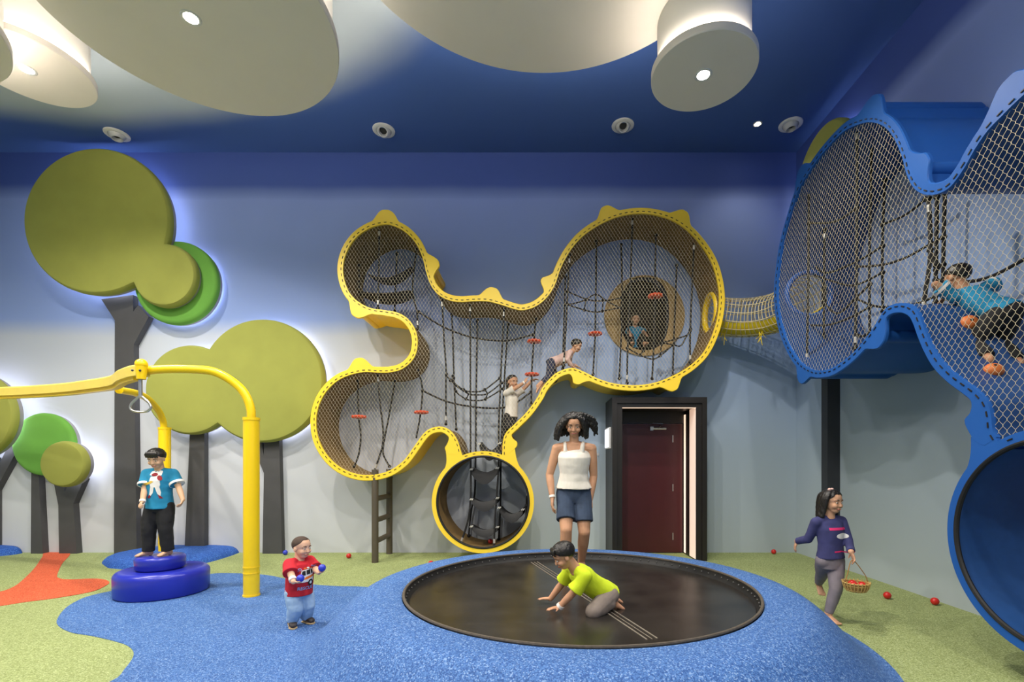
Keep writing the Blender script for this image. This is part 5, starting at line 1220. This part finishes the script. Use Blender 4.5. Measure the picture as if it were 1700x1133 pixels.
hc = r['HC']+r['hu']*r['hh']*0.52+r['hl']*-r['hh']*0.12; mb = MB(); mb.ball(hc-r['hl']*0.016, 1, 12, (r['hl']*0.020, r['hd']*0.014, r['hu']*0.014)); mb.ball(hc+r['hl']*0.016, 1, 12, (r['hl']*0.020, r['hd']*0.014, r['hu']*0.014)); mb.build('hair_clip', PINK, r['root'])
# basket of red balls in her left hand
g = r['grips'][0]; bc = Vector((g.x+0.012, g.y-0.03, 0.0)); bc.z = P(1428, 982, bc.y).z
WICK = pbr('wicker', (150, 112, 60), 0.8, var=0.3, scale=40)
t = thing('basket', 'small wicker basket of red balls hanging from the walking girl\'s hand', 'basket', bc)
mb = MB(); mb.lathe([(0.0001, 0.0), (0.065, 0.0), (0.085, 0.03), (0.098, 0.075), (0.092, 0.075), (0.079, 0.032), (0.06, 0.008), (0.0001, 0.008)], bc, 40); mb.build('bowl', WICK, t)
mb = MB()
for k in range(4): mb.tube([bc+Vector((math.cos(a)*(0.072+k*0.008), math.sin(a)*(0.072+k*0.008), 0.012+k*0.02)) for a in [2*PI*i/40 for i in range(40)]], 0.005, 6, True)
for k in range(22):
    a = 2*PI*k/22; mb.tube([bc+Vector((math.cos(a)*0.068, math.sin(a)*0.068, 0.0)), bc+Vector((math.cos(a)*0.089, math.sin(a)*0.089, 0.03)), bc+Vector((math.cos(a)*0.104, math.sin(a)*0.104, 0.085))], 0.004, 5)
mb.build('weave', pbr('light_wicker', (196, 164, 96), 0.8, var=0.2, scale=40), t); 
tag([c for c in t.children if c.name.startswith('weave')][0], kind='stuff')
mb = MB(); mb.tube(curve([bc+Vector((-0.098, 0, 0.075)), bc+Vector((-0.07, 0.005, 0.14)), Vector((g.x, g.y, g.z-0.012)), bc+Vector((0.075, 0.005, 0.14)), bc+Vector((0.098, 0, 0.075))], 0.015), 0.004, 6); mb.build('handle', WICK, t)
for k, (dx, dy, lab) in enumerate(((-0.035, -0.02, 'left red ball in the wicker basket'), (0.04, -0.012, 'right red ball in the wicker basket'), (0.0, 0.045, 'rear red ball in the wicker basket'))):
    ballo(bc+Vector((dx, dy, 0.046)), 0.036, RBALL, lab, 'red balls in the basket')
# ---- girl in white climbing inside the yellow climber
H = 1.16; hp2 = P(848, 690, 7.22)
tails = [([(-0.1, 0.1*s_, 0.4), (-0.42, 0.12*s_, 0.15), (-0.42, 0.12*s_, -0.25), (-0.34, 0.15*s_, -0.55)], 0.14, 0.06) for s_ in (-1.6, -0.6, 0.6, 1.6)]
r = person('person', 'girl in white t-shirt and black leggings climbing inside the yellow climber', H, 'child', hp2, (0.02, -0.02, 1), (0.80, -0.60, 0), (0.62, -0.78, -0.15),
    [(P(845, 722, 7.30), (0.7, -0.6, -0.2), (0.0, -0.9, 0.3)), (P(833, 748, 7.14), (0.6, -0.7, -0.35), (0.6, -0.6, 0.4))],
    [(P(903, 613, 7.30), (0.9, -0.1, 0.25), (0, -0.3, -0.9), (0.2, 0.2, -0.9), 0.4), (P(880, 630, 7.04), (0.3, 0.1, 0.9), (0.5, 0.6, 0), (0.4, -0.5, -0.8), 0.8)],
    dict(mat=WTEE, sleeve=0.75, hem=-0.08, ease=0.014, wr=0.003), dict(mat=BLKJ, len=1.85, ease=0.008, wr=0.002),
    dict(kind='long', th=0.05, front=38, side=0, back=-45, locks=tails), (190, 140, 108), voxel=0.006, smile=True, base=P(833, 752, 7.14))
band(r['root'], r['arms'][1][1], r['arms'][1][2], 0.028)
# ---- child in pale pink crawling into the right lobe
H = 1.05; hp3 = P(917, 603, 7.15)
r = person('person', 'child in pale pink top and navy trousers crawling inside the yellow climber', H, 'child', hp3, (0.90, 0.0, 0.44), (0.44, -0.1, -0.88), (0.86, -0.30, -0.38),
    [(P(899, 640, 7.3), (-0.5, 0.1, -0.8), (0.8, -0.2, 0.1)), (P(893, 641, 7.05), (-0.5, 0.1, -0.8), (0.9, -0.2, -0.1))],
    [(P(957, 608, 7.30), (0.8, 0, -0.4), (0, 0, -1), (-0.5, 0.5, 0.2), 0.2), (P(950, 609, 7.02), (0.8, 0, -0.4), (0, 0, -1), (-0.5, -0.5, 0.2), 0.2)],
    dict(mat=PINK, sleeve=1.9, hem=-0.02, ease=0.012, wr=0.003), dict(mat=NAVY2, len=1.6, ease=0.012, wr=0.003),
    dict(kind='short', th=0.075, front=28, side=-14, back=-52), (200, 154, 122), voxel=0.006, head_up=(-0.1, 0, 1), base=P(899, 640, 7.1))
# ---- child sitting in the tunnel mouth
H = 1.05; hp4 = Vector((TC[0]-0.075, 7.98, 3.32))
r = person('person', 'child in teal top sitting in the dark tunnel mouth', H, 'child', hp4, (0, -0.05, 1), (0, -1, 0), (0.05, -1, -0.25),
    [(hp4+Vector((0.10, -0.30, -0.02)), (0.2, -0.9, 0.3), (0.2, -0.5, 1)), (hp4+Vector((-0.10, -0.30, -0.02)), (-0.2, -0.9, 0.3), (-0.2, -0.5, 1))],
    [(hp4+Vector((0.13, -0.27, 0.14)), (0, -0.8, -0.4), (-0.3, 0, -1), (0.8, 0.3, -0.3), 0.4), (hp4+Vector((-0.13, -0.27, 0.14)), (0, -0.8, -0.4), (0.3, 0, -1), (-0.8, 0.3, -0.3), 0.4)],
    dict(mat=TEAL, sleeve=0.7, hem=-0.06, ease=0.014, wr=0.003), dict(mat=BLKJ, len=1.9, ease=0.012, wr=0.003),
    dict(kind='short', th=0.055, front=34, side=0, back=-45), (196, 150, 118), voxel=0.007, base=hp4-Vector((0, 0, 0.1)))
# ---- boy scrambling up the blue slope
H = 1.18; hp5 = PX(1667, 518, 3.60)
sh5 = PX(1607, 480, 3.50)
f1 = PX(1640, 600, 3.42); f2 = PX(1690, 600, 3.66)
r = person('person', 'boy in teal t-shirt and black trousers scrambling up inside the blue climber', H, 'child', hp5, (-0.22, 0.58, 0.56), (0.1, 0.66, -0.68), (-0.25, 0.90, -0.15),
    [(f1+Vector((0, 0, 0.03)), (0.1, 0.8, -0.1), (0, 0.8, 0.3)), (f2+Vector((0, 0, 0.0)), (0.1, 0.8, -0.1), (0, 0.8, 0.3))],
    [(PX(1577, 490, 3.40), (-0.1, 0.9, -0.3), (0, 0, -1), (-0.6, -0.3, 0.2), 0.3), (PX(1625, 478, 3.78), (0.1, 0.9, -0.3), (0, 0, -1), (0.6, -0.3, 0.2), 0.3)],
    dict(mat=TEAL, sleeve=0.8, hem=-0.10, ease=0.02, wr=0.004), dict(mat=BLKJ, len=1.95, ease=0.022, wr=0.005),
    dict(kind='short', th=0.06, front=32, side=-4, back=-48), (190, 142, 110), voxel=0.006, head_up=(0, 0.1, 1), base=f1)
for k in (0, 1):
    a, e, w_ = r['arms'][k]; c = a.lerp(e, 0.70); d = (e-a).normalized(); rr = (0.031*H+0.015)*1.30
    mb = MB(); mb.tube([c-d*0.012, c+d*0.012], rr, 20); mb.build('sleeve_stripe', PWHITE, next(o for o in r['root'].children if o.name.startswith('shirt')))
